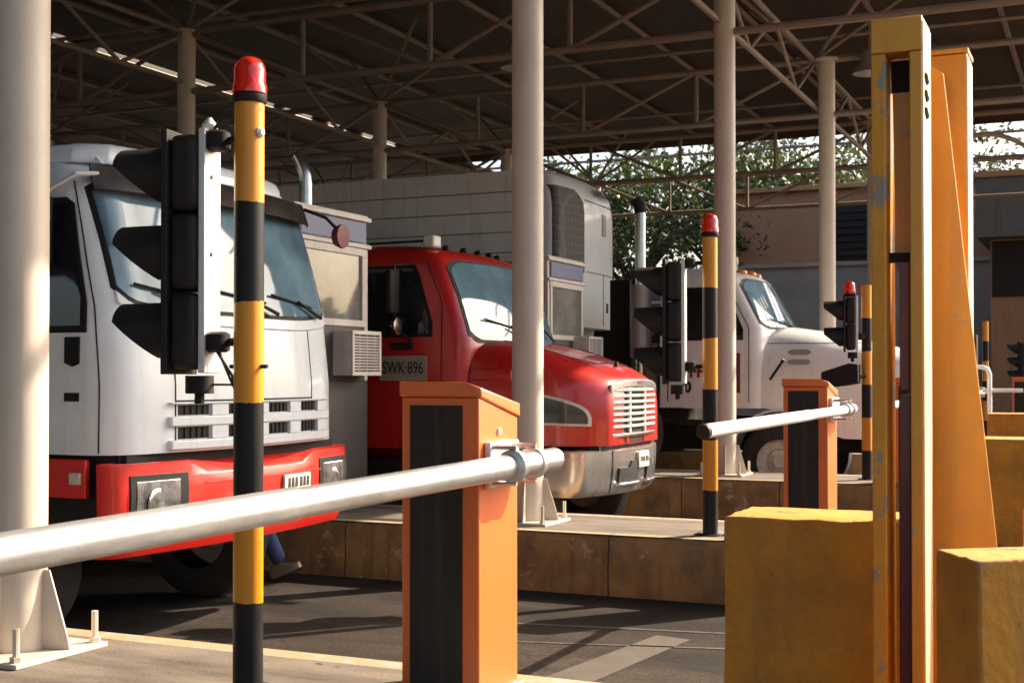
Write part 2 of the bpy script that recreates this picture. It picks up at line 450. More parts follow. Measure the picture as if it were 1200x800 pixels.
def tag(o, label=None, cat=None, group=None, kind=None):
    if label: o['label'] = label
    if cat: o['category'] = cat
    if group: o['group'] = group
    if kind: o['kind'] = kind
    elif cat: o['kind'] = 'thing'
    return o
def thing(name, label, cat, loc=(0, 0, 0), rz=0, group=None):
    o = bpy.data.objects.new(name, None); COL.objects.link(o)
    o.empty_display_size = .2
    o.location = loc; o.rotation_euler = (0, 0, rz)
    return tag(o, label, cat, group)
def copy_tree(o, parent=None):
    kids = [c for c in bpy.data.objects if c.parent == o]
    c = o.copy(); COL.objects.link(c)
    if parent: c.parent = parent
    for k in kids: copy_tree(k, c)
    return c
def dup(root, loc, label, rz=None, group=None):
    c = copy_tree(root); c.location = loc
    if rz is not None: c.rotation_euler = (0, 0, rz)
    c['label'] = label
    if group: c['group'] = group
    return c
def text(name, body, size, mat, parent, loc, rot, ext=.002, sx=1.0, bold=0.0):
    cu = bpy.data.curves.new(name, 'FONT'); cu.body = body; cu.size = size; cu.extrude = ext; cu.offset = bold
    cu.align_x = 'CENTER'; cu.align_y = 'CENTER'
    t = bpy.data.objects.new(name, cu); COL.objects.link(t)
    dg = bpy.context.evaluated_depsgraph_get()
    me = bpy.data.meshes.new_from_object(t.evaluated_get(dg))
    bpy.data.objects.remove(t)
    me.materials.clear(); me.materials.append(mat); me.name = name
    o = bpy.data.objects.new(name, me); COL.objects.link(o)
    o.parent = parent; o.location = loc; o.rotation_euler = rot; o.scale = (sx, 1, 1)
    return o

# ------------------------------------------------------------------ ground, road, islands
def sheet(name, x0, x1, y0, y1, z, m, n=1):
    b = MB(); b.face(b.verts([(x0, y0, z), (x1, y0, z), (x1, y1, z), (x0, y1, z)]))
    return tag(b.build(name, m), kind='structure')
sheet('ground', -600, 600, -600, 900, -.012, M['dirt'])
sheet('road', -120, 120, -14, 38, 0, M['asphalt'])

ISL = [(2.85, 4.9), (9.34, 10.75), (14.9, 16.31), (20.5, 21.9), (26.1, 27.5), (31.7, 33.1)]
for i, (y0, y1) in enumerate(ISL):
    b = MB(); n = 60
    xs = np.linspace(-16, 9, n)
    rng = random.Random(i)
    prof = lambda x: [(x, y0, 0), (x, y0 + .012 + rng.uniform(-.005, .005), .40), (x, y0 + .05, .45 - rng.uniform(0, .012)),
                      (x, y1 - .05, .45 - rng.uniform(0, .012)), (x, y1 - .012 + rng.uniform(-.005, .005), .40), (x, y1, 0)]
    b.rings([prof(x) for x in xs], True, True, closed=False)
    tag(b.build('island_kerb', M['kerb'], smooth=60), kind='structure')
    sheet('island_paving', -15.98, 8.98, y0 + .17, y1 - .17, .455, M['concrete'])
    for (a, c) in ((y0 + .045, y0 + .166), (y1 - .166, y1 - .045)):
        sheet('kerb_edge_strip', -15.99, 8.99, a, c, .454, M['kerbtop'])
# strip of sunlight painted pale on the first lane's road, and thin pale lines
def pale_strip(name, pts, z, m):
    b = MB(); b.face(b.verts([(x, y, z) for x, y in pts]))
    return tag(b.build(name, m), kind='structure')
M['patch'] = surf('sunlit_road_strip', (.078, .060, .045), .9, dirt=(.12, .1, .08), dirt_amt=.8, dirt_scale=3, chip=(.05, .045, .04), chip_scale=6, chip_lo=.62, bump=.4)  # paler colour stands for a stripe of sun between shadows
M['line'] = surf('pale_road_line', (.10, .085, .07), .9, dirt=(.05, .045, .04), dirt_amt=.9, dirt_scale=4, chip=(.04, .036, .033), chip_scale=9, chip_lo=.54)
pale_strip('pale_strip', [(-2.95, 5.9), (-2.65, 5.95), (-2.42, 8.0), (-2.66, 8.05)], .004, M['patch'])
pale_strip('road_line', [(-3.7, 8.02), (-2.2, 8.28), (-2.2, 8.32), (-3.7, 8.06)], .004, M['line'])
pale_strip('road_line', [(-3.5, 7.45), (-1.6, 7.95), (-1.6, 7.99), (-3.5, 7.48)], .004, M['line'])

# a long narrow slab joint lid on the second island (a sunken cover with a raised rim)
def cover(loc, L, W, label, rz=0):
    t = thing('duct_cover', label, 'cover', loc, rz)
    b = MB(); b.box(-L / 2, L / 2, -W / 2, W / 2, 0, .012); b.build('lid', M['steel_fan'], t, .003)
    b = MB()
    b.rings([[(-L / 2 - .03, -W / 2 - .03, z), (L / 2 + .03, -W / 2 - .03, z), (L / 2 + .03, W / 2 + .03, z), (-L / 2 - .03, W / 2 + .03, z)] for z in (0, .006)])
    b.build('rim', M['black'], t)
    return t
cover((-2.55, 9.78, .456), .62, .22, 'low steel duct cover set in the island paving beside the second striped post')
cover((-2.35, 3.78, .456), .9, .2, 'long steel duct cover in the near island paving by the nearest striped post', R(74))

# ------------------------------------------------------------------ canopy
ROWS = [4.33, 9.9, 15.6, 21.2, 26.8, 32.4]
CU = [-4.33, -12.35, -20.4]
HT, HB, HR = 6.68, 5.8, 7.95
UR = 0.5
canopy = thing('toll_canopy', 'dark brown steel canopy over the toll lanes carried on pale tube trusses', 'canopy', (0, 0, 0))
b = MB(); b.box(-17.72, UR, -30, 33.6, HR, HR + .09); b.build('roof_sheet', M['roof'], canopy)
b = MB(); b.box(-64, -17.92, -30, 42, HR, HR + .09); b.build('roof_sheet', M['roof'], canopy)
rng = random.Random(3)
y = -16
while y < 42:                                  # laps that close most of the slit between the two sheets
    L = rng.uniform(.2, 1.2)
    if y > 31.5 or rng.random() < .33 or y < 18:
        b = MB(); b.box(-18.0, -17.65, y, y + L, HR + .092, HR + .1); b.build('lap_strip', M['roof'], canopy)
    y += L
b = MB(); b.box(UR, UR + .03, -30, 33.63, HR - .45, HR + .12); b.build('fascia', M['roof'], canopy)
b = MB(); b.box(-17.7, UR - .003, 33.602, 33.63, HR - .25, HR + .12); b.build('fascia', M['roof'], canopy)
def member(name, pts, r, n=8):
    b = MB(); b.tube(pts, r, n); return b.build(name, M['truss'], canopy)
for v in ROWS:
    # lengthwise trusses: two chords, verticals every 2 m, diagonals
    for z, r in ((HT, .055), (HB, .05)):
        member('chord', [(-28.5, v, z), (UR - .05, v, z)], r)
    bays = [(-28.45, -20.4), (-20.4, -12.35), (-12.35, -4.28)]
    for a, c in bays:
        st = (c - a) / 4
        b = MB()
        for k in (1, 2, 3): b.tube([(a + k * st, v, HB), (a + k * st, v, HT)], .038, 8)
        ends = [((a, HT), (a + st, HB)), ((a + st, HT), (a + 2 * st, HB)), ((a + 3 * st, HT), (a + 2 * st, HB)), ((c, HT), (a + 3 * st, HB))]
        for (x0, z0), (x1, z1) in ends: b.tube([(x0, v, z0), (x1, v, z1)], .034, 8)
        b.build('truss_web', M['truss'], canopy)
    for k in (0, 1, 2):                                 # fan of struts from each column head up to the roof
        x = CU[k]
        b = MB()
        for dx, dy in ((-1.3, -1.0), (1.3, -1.0), (-1.3, 1.0), (1.3, 1.0)):
            b.tube([(x, v, HT + .02), (x + dx, v + dy, HR - .08)], .034, 8)
        b.build('strut_fan', M['truss'], canopy)
for x in np.arange(-28, UR, 2.02):                      # purlins under the sheets
    member('purlin', [(x, -15, HR - .07), (x, 33.4, HR - .07)], .05, 6)
for v in ROWS:                                          # light rafters between the column rows
    member('rafter', [(-28, v + 2.8, HR - .2), (UR - .1, v + 2.8, HR - .2)], .04, 6)
for x in CU:                                            # cross trusses along the column rows
    for z in (HT - .02, HT - .75):
        member('cross_chord', [(x + .0, 5 if z < HT - .5 else -1, z), (x + .0, 33, z)], .04)
    b = MB()
    for v0, v1 in zip(ROWS[:-1], ROWS[1:]):
        st = (v1 - v0) / 4
        for k in range(4):
            za, zb = (HT - .02, HT - .75) if k % 2 == 0 else (HT - .75, HT - .02)
            b.tube([(x, v0 + k * st, za), (x, v0 + (k + 1) * st, zb)], .03, 8)
    b.build('cross_web', M['truss'], canopy)
def lamp(x, y, label):
    t = thing('canopy_lamp', label, 'lamp', (x, y, 6.35), 0, 'dark round lamps hung under the canopy')
    b = MB(); b.tube([(0, 0, .38), (0, 0, 1.6)], .012, 8); b.build('hanger', M['truss'], t)
    b = MB(); b.lathe([(.05, .38), (.09, .36), (.12, .22), (.24, .04), (.26, .0), (.24, .0), (.1, .2)], 24, cap1=True); b.build('shade', M['steel_fan'], t)
lamp(-3.45, 21.0, 'dark round lamp hanging beside the head of the column behind the yellow sensor post')
lamp(-8.3, 18.4, 'dark round lamp hanging under the canopy above the trailer nose')
# arched pipe brace at the far edge
pts = [(-4.28 + .2 + t * 2.6, 33.0, HT + .05 + .62 * math.sin(math.pi * t)) for t in np.linspace(0, 1, 14)]
b = MB(); b.tube(pts, .06, 8); b.build('arch_pipe', M['column'], canopy)

def make_column(label):
    t = thing('canopy_column', label, 'column', group='pale steel columns holding up the canopy')
    r = .129
    b = MB(); b.lathe([(r, 0), (r, 2.2), (r, 6.2)], 32); b.build('shaft', M['column'], t, smooth=30)
    b = MB(); b.lathe([(.20, 6.2), (.20, 6.235)], 24); b.build('head_plate', M['column'], t, .004)
    b = MB(); b.box(-.27, .27, -.27, .27, 0, .022); b.build('base_plate', M['column'], t, .004)
    for k in range(4):
        mt = Matrix.Rotation(k * math.pi / 2 + R(14), 4, 'Z')
        b = MB()
        P = [(r - .006, .022), (r + .125, .022), (r + .118, .06), (r + .028, .36), (r - .006, .36)]
        b.rings([[mt @ Vector((x, y, z)) for x, z in P] for y in (-.006, .006)])
        b.build('gusset', M['column'], t, .002)
        mt2 = Matrix.Rotation(k * math.pi / 2 + R(45), 4, 'Z')
        c = mt2 @ Vector((.325, 0, 0))
        b = MB()
        b.lathe([(.014, .022), (.014, .16)], 8, (c.x, c.y, 0)); b.lathe([(.026, .022), (.026, .045)], 6, (c.x, c.y, 0))
        b.build('anchor_bolt', M['column'], t)
    return t
col0 = make_column('thick pale steel column at the left edge, before the white cabover truck')
col0.location = (CU[0], ROWS[0], .455)
clab = {(0, 1): 'pale steel column standing just in front of the red truck windscreen',
        (0, 2): 'pale steel column at the cab door of the white bonnet truck',
        (0, 3): 'pale steel column behind the hood of the white bonnet truck, before the brown building window',
        (0, 4): 'far pale steel column seen through the slot of the yellow sensor post',
        (0, 5): 'farthest pale column of the front row, hidden mostly behind the yellow sensor posts',
        (1, 2): 'shaded brown column rising behind the roof of the white cabover truck',
        (1, 3): 'shaded column beside the chrome exhaust stack above the refrigerated trailer',
        (1, 4): 'shaded column of the rear row directly behind the column in front of the red truck',
        (1, 5): 'farthest shaded column of the rear row, above the refrigeration unit on the trailer nose',
        (2, 3): 'dark column deep under the canopy left of the striped post lamp',
        (2, 4): 'dark column deep under the canopy above the trailer side',
        (2, 5): 'dark column farthest back under the canopy behind the trailer'}
for (k, j), lab in clab.items():
    dup(col0, (CU[k] + {(0, 1): -.04, (0, 2): .05, (0, 3): .18}.get((k, j), 0), ROWS[j], .455), lab)

# ------------------------------------------------------------------ toll booths
def make_booth(label):
    t = thing('toll_booth', label, 'booth', group='white framed toll booths on the islands')
    w = 1.2          # across (y 0..w), x from -2.5 to 0 (front)
    b = MB(); b.box(-2.5, -.0, 0, w, 0, 1.15); b.build('lower_wall', M['booth_low'], t, .01)
    b = MB(); b.box(-2.52, .03, -.02, w + .02, 2.61, 2.65); b.box(-2.52, .03, -.02, w + .02, 2.36, 2.40)
    b.box(-2.5, -.01, .01, w - .01, 2.40, 2.61)
    b.build('fascia', M['booth'], t, .006)
    b = MB(); b.box(.0, .012, .08, w - .05, 2.412, 2.598); b.build('blue_band', M['blue'], t, .002)
    b = MB(); b.box(-2.45, -.08, -.012, .008, 2.412, 2.598); b.build('blue_band', M['blue'], t, .002)
    for x, y in ((-.05, 0), (-.05, w - .06), (-2.5, 0), (-2.5, w - .06), (-1.25, 0)):
        b = MB(); b.box(x, x + .05, y + .002, y + .058, 1.15, 2.358); b.build('corner_post', M['booth'], t, .004)
    b = MB(); b.box(-.03, .015, .05, w - .05, 2.29, 2.357); b.box(-.03, .015, .05, w - .05, 1.64, 1.70); b.box(-.03, .015, .06, .12, 1.70, 2.29)
    b.box(-.03, .015, w - .12, w - .06, 1.70, 2.29); b.build('window_frame', M['booth'], t, .004)
    b = MB(); b.box(-.02, -.008, .12, w - .12, 1.70, 2.29); b.build('window_pane', M['boothglass'], t)
    b = MB(); b.box(-.03, .0, .06, w - .06, 1.151, 1.64); b.build('front_panel', M['booth_low'], t)
    for x0, x1 in ((-2.45, -1.25), (-1.2, -.05)):
        b = MB(); b.box(x0, x1, .02, .032, 1.16, 2.355); b.build('side_pane', M['glass_dark'], t)
    b = MB(); b.box(-2.45, -.05, w - .03, w - .018, 1.16, 2.355); b.build('side_pane', M['glass_dark'], t)
    b = MB(); b.box(-2.46, -2.44, .07, w - .07, 1.16, 2.355); b.build('rear_wall', M['booth'], t)
    b = MB(); b.box(-2.5, .0, .0, w, 2.651, 2.67); b.build('roof', M['booth'], t, .004)
    return t
booth0 = make_booth('white framed toll booth with blue band behind the white cabover truck')
booth0.location = (-6.3, 9.40, .455)
booth1 = dup(booth0, (-6.3, 14.88, .455), 'white framed toll booth with blue band behind the red truck, before the trailer nose')
dup(booth0, (-6.3, 20.5, .455), 'toll booth with blue band seen behind the exhaust stack of the white bonnet truck')
# window air conditioner on the first booth
def make_ac(loc, label):
    t = thing('air_conditioner', label, 'air conditioner', loc, group='window air conditioners on the toll booths')
    b = MB(); b.box(-.25, .18, 0, .50, 0, .40); b.build('casing', M['booth'], t, .012)
    b = MB()
    b.box(.181, .205, 0, .50, 0, .035); b.box(.181, .205, 0, .50, .365, .40); b.box(.181, .205, 0, .035, .035, .365); b.box(.181, .205, .465, .50, .035, .365)
    b.build('grille_frame', M['booth'], t, .004)
    b = MB(); b.box(.1805, .184, .03, .47, .03, .37); b.build('coil', M['grille'], t)
    b = MB()
    for k in range(12): b.box(.186, .198, .034, .466, .05 + k * .026, .062 + k * .026)
    for k in range(3): b.box(.199, .202, .12 + k * .13, .126 + k * .13, .034, .366)
    b.build('grille', M['booth'], t)
    return t
make_ac((-6.30, 10.0, 1.65), 'boxy white air conditioner sticking out under the window of the booth behind the cabover')
make_ac((-6.28, 15.70, 1.75), 'small boxy air conditioner on the booth behind the red truck hood')

# ------------------------------------------------------------------ cab / hood surface builders
class Cab:
    """vertical loft: front bowed, corners rounded"""
    def __init__(s, xf, w, bow, r, xb): s.xf, s.w, s.bow, s.r, s.xb = xf, w, bow, r, xb
    def front(s, y, z):
        w, r = s.w(z), s.r
        a = abs(y); e = w - r
        x = s.xf(z) - s.bow * min(1, a / e) ** 2
        if a > e: x -= r - math.sqrt(max(0, r * r - (a - e) ** 2))
        return Vector((x, y, z))
    def ring(s, z, zf=None):
        w = s.w(z); P = []
        N = 22
        for i in range(N + 1):
            y = w * math.sin(math.pi / 2 * (2 * i / N - 1))
            P.append(s.front(y, z))
        xs = P[-1].x
        for k in range(1, 6): P.append(Vector((xs + (s.xb - xs) * k / 6, w, z)))
        rb = .06
        P += [Vector((s.xb + rb * .3, w - .004, z)), Vector((s.xb, w - rb, z)), Vector((s.xb, -w + rb, z)), Vector((s.xb + rb * .3, -w + .004, z))]
        for k in range(5, 0, -1): P.append(Vector((xs + (s.xb - xs) * k / 6, -w, z)))
        return [tuple(p) if zf is None else (p.x, p.y, zf(p.y)) for p in P]
    def side(s, sgn):
        return lambda x, z: Vector((x, sgn * s.w(z), z))
def gap_line(cab, sgn, x, half):
    """vertical door gap that leans back with the pillar where the cab narrows"""
    return lambda a, z: Vector((min(x, cab.xf(z) - cab.bow - cab.r - .015) + a, sgn * cab.w(z), z))
def interp(tab):
    X = [a for a, _ in tab]; Y = [b_ for _, b_ in tab]
    return lambda z: float(np.interp(z, X, Y))

class Hood:
    """lengthwise loft of super-ellipse halves"""
    def __init__(s, zb, zt, w, n=4.5): s.zb, s.zt, s.w, s.n = zb, zt, w, n
    def side(s, sgn):
        def f(x, z):
            q = min(1, max(0, (z - s.zb(x)) / (s.zt(x) - s.zb(x))))
            return Vector((x, sgn * s.w(x) * (1 - q ** s.n) ** (1 / s.n), z))
        return f
    def top(s, x, y):
        q = min(1, abs(y) / s.w(x))
        return Vector((x, y, s.zb(x) + (s.zt(x) - s.zb(x)) * (1 - q ** s.n) ** (1 / s.n)))
    def sec(s, x, N=28):
        P = []
        for i in range(N + 1):
            a = math.pi * i / N
            c, d = math.cos(a), math.sin(a)
            P.append((x, s.w(x) * math.copysign(abs(c) ** (2 / s.n), c), s.zb(x) + (s.zt(x) - s.zb(x)) * abs(d) ** (2 / s.n)))
        return P

def wheel(parent, loc, r=.5, wd=.28, sgn=-1, rimmat='rim'):
    """one wheel: tyre with rim and hub as its pieces; sgn is the outer side in y"""
    b = MB()
    b.lathe([(r * .56, -wd / 2), (r * .9, -wd / 2), (r * .985, -wd * .38), (r, -wd * .2), (r, wd * .2), (r * .985, wd * .38), (r * .9, wd / 2), (r * .56, wd / 2)], 32, axis='y', cap0=False, cap1=False)
    w = b.build('wheel', M['tyre'], parent, loc=loc)
    b = MB()
    o = sgn * wd / 2
    b.lathe([(r * .58, o * .99), (r * .55, o * .98), (r * .52, o * .5), (r * .34, o * .42), (r * .30, o * .75), (r * .17, o * .8), (r * .15, o * 1.0), (.01, o * 1.02)], 28, axis='y', cap0=False)
    b.build('rim', M[rimmat], w)
    for k in range(8):
        a = k * math.pi / 4
        b = MB(); b.lathe([(.018, o * .42), (.018, o * .6)], 6, (r * .42 * math.cos(a), 0, r * .42 * math.sin(a)), 'y'); b.build('lug_nut', M['rim'], w)
    return w

def wiper(parent, p0, p1, p2, p3):
    b = MB(); b.tube([p0, p1], [.014, .009], 8); w = b.build('wiper', M['black'], parent)
    b = MB(); b.tube([p2, p3], .009, 6); b.build('blade', M['black'], w)

# ------------------------------------------------------------------ truck 1: white cabover with red bumper
T1 = thing('cabover_truck', 'white cabover truck with red bumper and blue reflecting windscreen in the nearest lane', 'truck', (-5.08, 7.14, 0))
xf1 = interp([(.9, -.02), (1.2, .0), (1.6, .0), (2.05, -.045), (2.45, -.145), (2.8, -.245), (2.86, -.30), (2.92, -.40), (2.97, -.6), (3.0, -.85)])
w1 = interp([(.9, 1.2), (1.2, 1.21), (1.9, 1.2), (2.3, 1.19), (2.8, 1.15), (2.88, 1.12), (2.95, 1.04), (3.0, .9)])
C1 = Cab(xf1, w1, .10, .25, -1.95)
b = MB(); b.rings([C1.ring(z) for z in (1.19, 1.25, 1.4, 1.6, 1.85, 2.05, 2.2, 2.45, 2.65, 2.8, 2.86, 2.9, 2.93, 2.96, 2.985, 3.0)])
b.build('cab', M['white'], T1, smooth=35)
# red lower side strip behind the wheel gap, dark sill inside
for sg in (-1, 1):
    b = MB(); b.box(-1.9, -.315, sg * 1.205 - .02, sg * 1.205 + .02, .94, 1.165); b.build('side_skirt', M['bumper_red'], T1, .008)
    b = MB(); b.box(-.42, -.34, sg * 1.235 - .012, sg * 1.235 + .012, 1.02, 1.09); b.build('marker_lamp', M['plate'], T1, .006)
b = MB(); b.box(-1.93, -.16, -1.12, 1.12, .72, 1.188); b.build('underbody', M['under'], T1)
# windscreen with black surround
def ws_lo(y): return 2.05 + .06 * (abs(y) / 1.1) ** 4 + (.12 * max(0, (abs(y) - .98) / .14) ** 2)
def ws_hi(y): return 2.80 - (.10 * max(0, (abs(y) - .95) / .17) ** 2)
def ws_lo2(y): return ws_lo(y * .985) - .022
def ws_hi2(y): return ws_hi(y * .985) + .03
b = MB(); b.patch(C1.front, -1.108, 1.108, ws_lo2, ws_hi2, 44, 12, (.96, 0, .25), -.01, .006); b.build('windscreen_seal', M['black'], T1, smooth=60)
b = MB(); b.patch(C1.front, -1.085, 1.085, ws_lo, ws_hi, 44, 14, (.96, 0, .25), -.004, .011); ws = b.build('windscreen', M['glass'], T1, smooth=60)
# smoked sun visor across the top, held by white brackets
b = MB()
rg = []
for i in range(25):
    y = -1.12 + 2.24 * i / 24
    p = C1.front(y * .95, 2.80)
    o = .10 - .07 * (abs(y) / 1.12) ** 4
    q = [(p.x + .02, y, 2.90), (p.x + o, y, 2.83), (p.x + o + .03, y, 2.745), (p.x + o + .023, y, 2.738), (p.x + o - .012, y, 2.82), (p.x + .012, y, 2.885)]
    rg.append(q)
b.rings(rg); b.build('sun_visor', M['visor'], T1, smooth=50)
for y in (-.95, 0.0, .95):
    p = C1.front(y, 2.9)
    b = MB(); b.tube([(p.x + .0, y, 2.96), (p.x + .11, y, 2.845), (p.x + .14, y, 2.76)], .014, 8); b.build('visor_bracket', M['white'], T1)
# roof cap shell
b = MB()
rc = []
for z, k in ((2.93, 1.0), (2.985, 1.0), (3.03, .97), (3.06, .9), (3.07, .75)):
    rc.append([(-.38 + (-1.5 + .38) * 0 + dx * k - (1 - k) * .55, dy * k, z) for dx, dy in
               [(-.22, -1.04), (-.06, -.9), (.0, -.55), (.02, 0), (.0, .55), (-.06, .9), (-.22, 1.04), (-1.45, 1.04), (-1.52, .9), (-1.52, -.9), (-1.45, -1.04)]])
b.rings(rc); b.build('roof_cap', M['white'], T1, .01, smooth=50)
# doors: window, seams, handle, vent, quarter trim
for sg in (-1, 1):
    sd_ = C1.side(sg)
    out = (0, sg, 0.05)
    fx = lambda x: 1.95
    b = MB(); b.patch(sd_, -1.35, -.335, lambda x: 1.90, lambda x: min(2.70, 2.03 + (-.325 - x) * 4.6), 16, 8, out, -.004, .006); b.build('door_window_seal', M['black'], T1)
    b = MB(); b.patch(sd_, -1.31, -.375, lambda x: 1.94, lambda x: min(2.66, 2.00 + (-.345 - x) * 4.6), 16, 8, out, -.002, .010); b.build('door_window', M['glass_dark'], T1)
    b = MB(); b.patch(lambda a, z: C1.front(sg * (w1(z) - .021 + a), z), -.0016, .0016, 1.2, 2.8, 1, 30, (.5, sg * .86, 0), -.004, .003); b.build('door_gap', M['seam'], T1)
    b = MB(); b.patch(sd_, -1.45, -1.44, 1.2, 2.75, 1, 20, out, -.004, .003); b.build('door_gap', M['seam'], T1)
    b = MB(); b.patch(sd_, -.49, -.38, lambda x: 1.70 + .02 * abs(x + .43) / .05, 1.875, 6, 4, out, -.004, .012); b.build('door_handle', M['black'], T1, .004)
    b = MB(); b.patch(sd_, -.49, -.38, 1.50, 1.55, 2, 2, out, -.004, .006); v_ = b.build('side_badge', M['black'], T1)
# corner panel joints and the front panel line
for sg in (-1, 1):
    b = MB(); b.patch(C1.front, sg * .74 - .004, sg * .74 + .004, 1.2, 1.98, 1, 16, (1, 0, 0), -.004, .003); b.build('panel_gap', M['seam'], T1)
b = MB(); b.patch(C1.front, -.735, .735, 1.492, 1.502, 24, 1, (1, 0, 0), -.004, .003); b.build('panel_gap', M['seam'], T1)
b = MB(); b.patch(C1.front, -1.1, 1.1, lambda y: ws_lo2(y) - .075, lambda y: ws_lo2(y) - .004, 40, 3, (1, 0, .3), -.004, .016); b.build('cowl_panel', M['white'], T1, .006)
b = MB(); b.patch(C1.front, -.735, .735, 1.985, 1.993, 24, 1, (1, 0, 0), -.004, .004); b.build('panel_gap', M['seam'], T1)
# grille: white ledges with dark slots between them
for z0, z1 in ((1.478, 1.49), (1.345, 1.405), (1.205, 1.262)):
    b = MB(); b.patch(C1.front, -.80, .98, z0, z1, 26, 2, (1, 0, 0), -.01, .035); b.build('grille_ledge', M['white'], T1, .008)
starts = [-.72, -.30, .12, .54]
for z0, z1 in ((1.405, 1.478), (1.262, 1.345)):
    for s0 in starts:
        b = MB(); b.patch(C1.front, s0, s0 + .25, z0 + .006, z1 - .006, 8, 2, (1, 0, 0), -.01, .004); sl = b.build('grille_slot', M['black'], T1)
        b = MB()
        for k in range(1, 5):
            y = s0 + .25 * k / 5
            p = C1.front(y, (z0 + z1) / 2)
            b.box(p.x, p.x + .012, y - .006, y + .006, z0 + .008, z1 - .008)
        b.build('slat', M['under'], sl)
        b = MB(); b.patch(C1.front, s0 + .26, s0 + .41, z0 + .001, z1 - .001, 5, 1, (1, 0, 0), -.01, .024); b.build('grille_divider', M['white'], T1, .004)
# bumper
xb1 = interp([(.5, -.10), (.62, -.02), (.70, .03), (.95, .045), (1.2, .03)])
wb1 = interp([(.5, 1.22), (.66, 1.255), (1.2, 1.27)])
B1 = Cab(xb1, wb1, .09, .12, -.20)
def ztop(y):
    a = abs(y)
    return 1.07 + .075 * min(1, max(0, (a - .60) / .07))
b = MB()
b.rings([B1.ring(.60), B1.ring(.64), B1.ring(.72), B1.ring(.85), B1.ring(.98), B1.ring(1.05),
         B1.ring(1.12, lambda y: ztop(y) - .012), [(x - .012, y * .99, z + .012) for x, y, z in B1.ring(1.14, lambda y: ztop(y) - .012)]])
bump1 = b.build('bumper', M['bumper_red'], T1, smooth=40)
b = MB(); b.patch(B1.front, -.55, .95, .995, 1.003, 30, 1, (1, 0, 0), -.004, .006); b.build('bumper_crease', M['bumper_red'], bump1)
for y0, y1 in ((-1.155, -.70), (.74, 1.195)):
    b = MB(); b.patch(B1.front, y0, y1, .745, 1.075, 14, 6, (1, 0, 0), -.004, .006); hb = b.build('headlight', M['black'], T1, .004)
    b = MB(); b.patch(B1.front, y0 + .045, y1 - .075, .785, 1.04, 12, 6, (1, 0, 0), .0, .012); b.build('lens', M['crystal'], hb, .006)
    for yy, rr in ((y0 + .205, .092),):
        p = B1.front(yy, .90)
        b = MB(); b.lathe([(rr, .010), (rr * .95, .0145), (rr * .7, .0165), (rr * .35, .018), (.01, .0185)], 28, (p.x, p.y, .905), 'x'); b.build('reflector', M['crystal'], hb, smooth=60)
b = MB(); b.patch(B1.front, .24, .58, .88, .99, 6, 3, (1, 0, 0), 0, .02); lp = b.build('licence_plate', M['plate'], T1, .004)
p = B1.front(.41, .93)
for k, yy in enumerate((.28, .325, .37, .43, .475, .52)):
    b = MB(); q = B1.front(yy + .015, .93); b.box(q.x + .018, q.x + .0225, yy, yy + .03, .905, .968); b.build('plate_mark', M['ink'], lp)
b = MB(); b.patch(B1.front, -.28, -.02, 1.071, 1.074, 4, 1, (-.02, 0, 1), 0, .01); b.build('step_plate', M['alu'], T1)
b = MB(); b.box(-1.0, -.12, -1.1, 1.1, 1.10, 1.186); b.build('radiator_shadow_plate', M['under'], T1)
# wipers
for y in (-.62, .15, .8):
    p0 = C1.front(y + .1, 2.06) + Vector((.05, 0, 0)); p1 = C1.front(y - .22, 2.16) + Vector((.045, 0, 0))
    p2 = C1.front(y + .0, 2.13) + Vector((.03, 0, 0)); p3 = C1.front(y - .55 if y > -.5 else y - .38, 2.19) + Vector((.03, 0, 0))
    wiper(T1, p0, p1, p2, p3)
# round red mirror on the far pillar, near side mirror
b = MB(); b.lathe([(.02, -.05), (.07, -.04), (.088, 0), (.084, .02), (.02, .025)], 20, (-.03, 1.08, 2.66), 'x'); mr = b.build('mirror', M['wine'], T1)
b = MB(); b.tube([(-.05, 1.08, 2.70), (-.15, 1.06, 2.8), (-.3, 1.0, 2.86)], .012, 8); b.build('mirror_arm', M['black'], mr)
b = MB(); b.tube([(-.36, -1.08, 2.84), (-.40, -1.22, 2.82), (-.59, -1.3, 2.70)], .014, 8); nm = b.build('mirror', M['alu'], T1)
b = MB(); b.box(-.62, -.56, -1.42, -1.22, 2.30, 2.70); b.build('mirror_head', M['black'], nm, .02)
# chassis, wheels, cargo box
b = MB(); b.box(-7.6, -.3, -.45, .45, .62, .86); b.build('chassis', M['under'], T1)
for y in (-.98, .98): wheel(T1, (-1.15, y, .5), .5, .28, -1 if y < 0 else 1)
for y in (-.95, .95): wheel(T1, (-5.9, y, .5), .5, .5, -1 if y < 0 else 1)
b = MB(); b.box(-7.9, -2.15, -1.22, 1.22, 1.0, 2.86); cb = b.build('cargo_box', M['trailer'], T1, .02)
for k in range(10):
    b = MB(); b.box(-7.75 + k * .6, -7.70 + k * .6, -1.235, -1.221, 1.02, 2.84); b.build('box_rib', M['trailer'], cb)

# ------------------------------------------------------------------ truck 2: red bonnet truck
T2 = thing('bonnet_truck', 'red bonnet truck with chrome grille and polished steel bumper in the middle lane', 'truck', (-4.41, 12.3, 0))
xf2 = interp([(1.0, -1.02), (2.0, -1.03), (2.4, -1.17), (2.78, -1.34), (2.84, -1.40), (2.89, -1.52), (2.93, -1.75), (2.95, -2.0)])
w2 = interp([(1.0, 1.13), (1.9, 1.13), (2.3, 1.11), (2.76, 1.07), (2.84, 1.03), (2.90, .95), (2.95, .75)])
C2 = Cab(xf2, w2, .12, .14, -2.95)
b = MB(); b.rings([C2.ring(z) for z in (.95, 1.1, 1.5, 1.9, 2.0, 2.2, 2.4, 2.6, 2.76, 2.82, 2.86, 2.9, 2.93, 2.95)])
b.build('cab', M['red'], T2, smooth=35)
lo2 = lambda y: 1.99 + .07 * max(0, (abs(y) - .84) / .16) ** 2
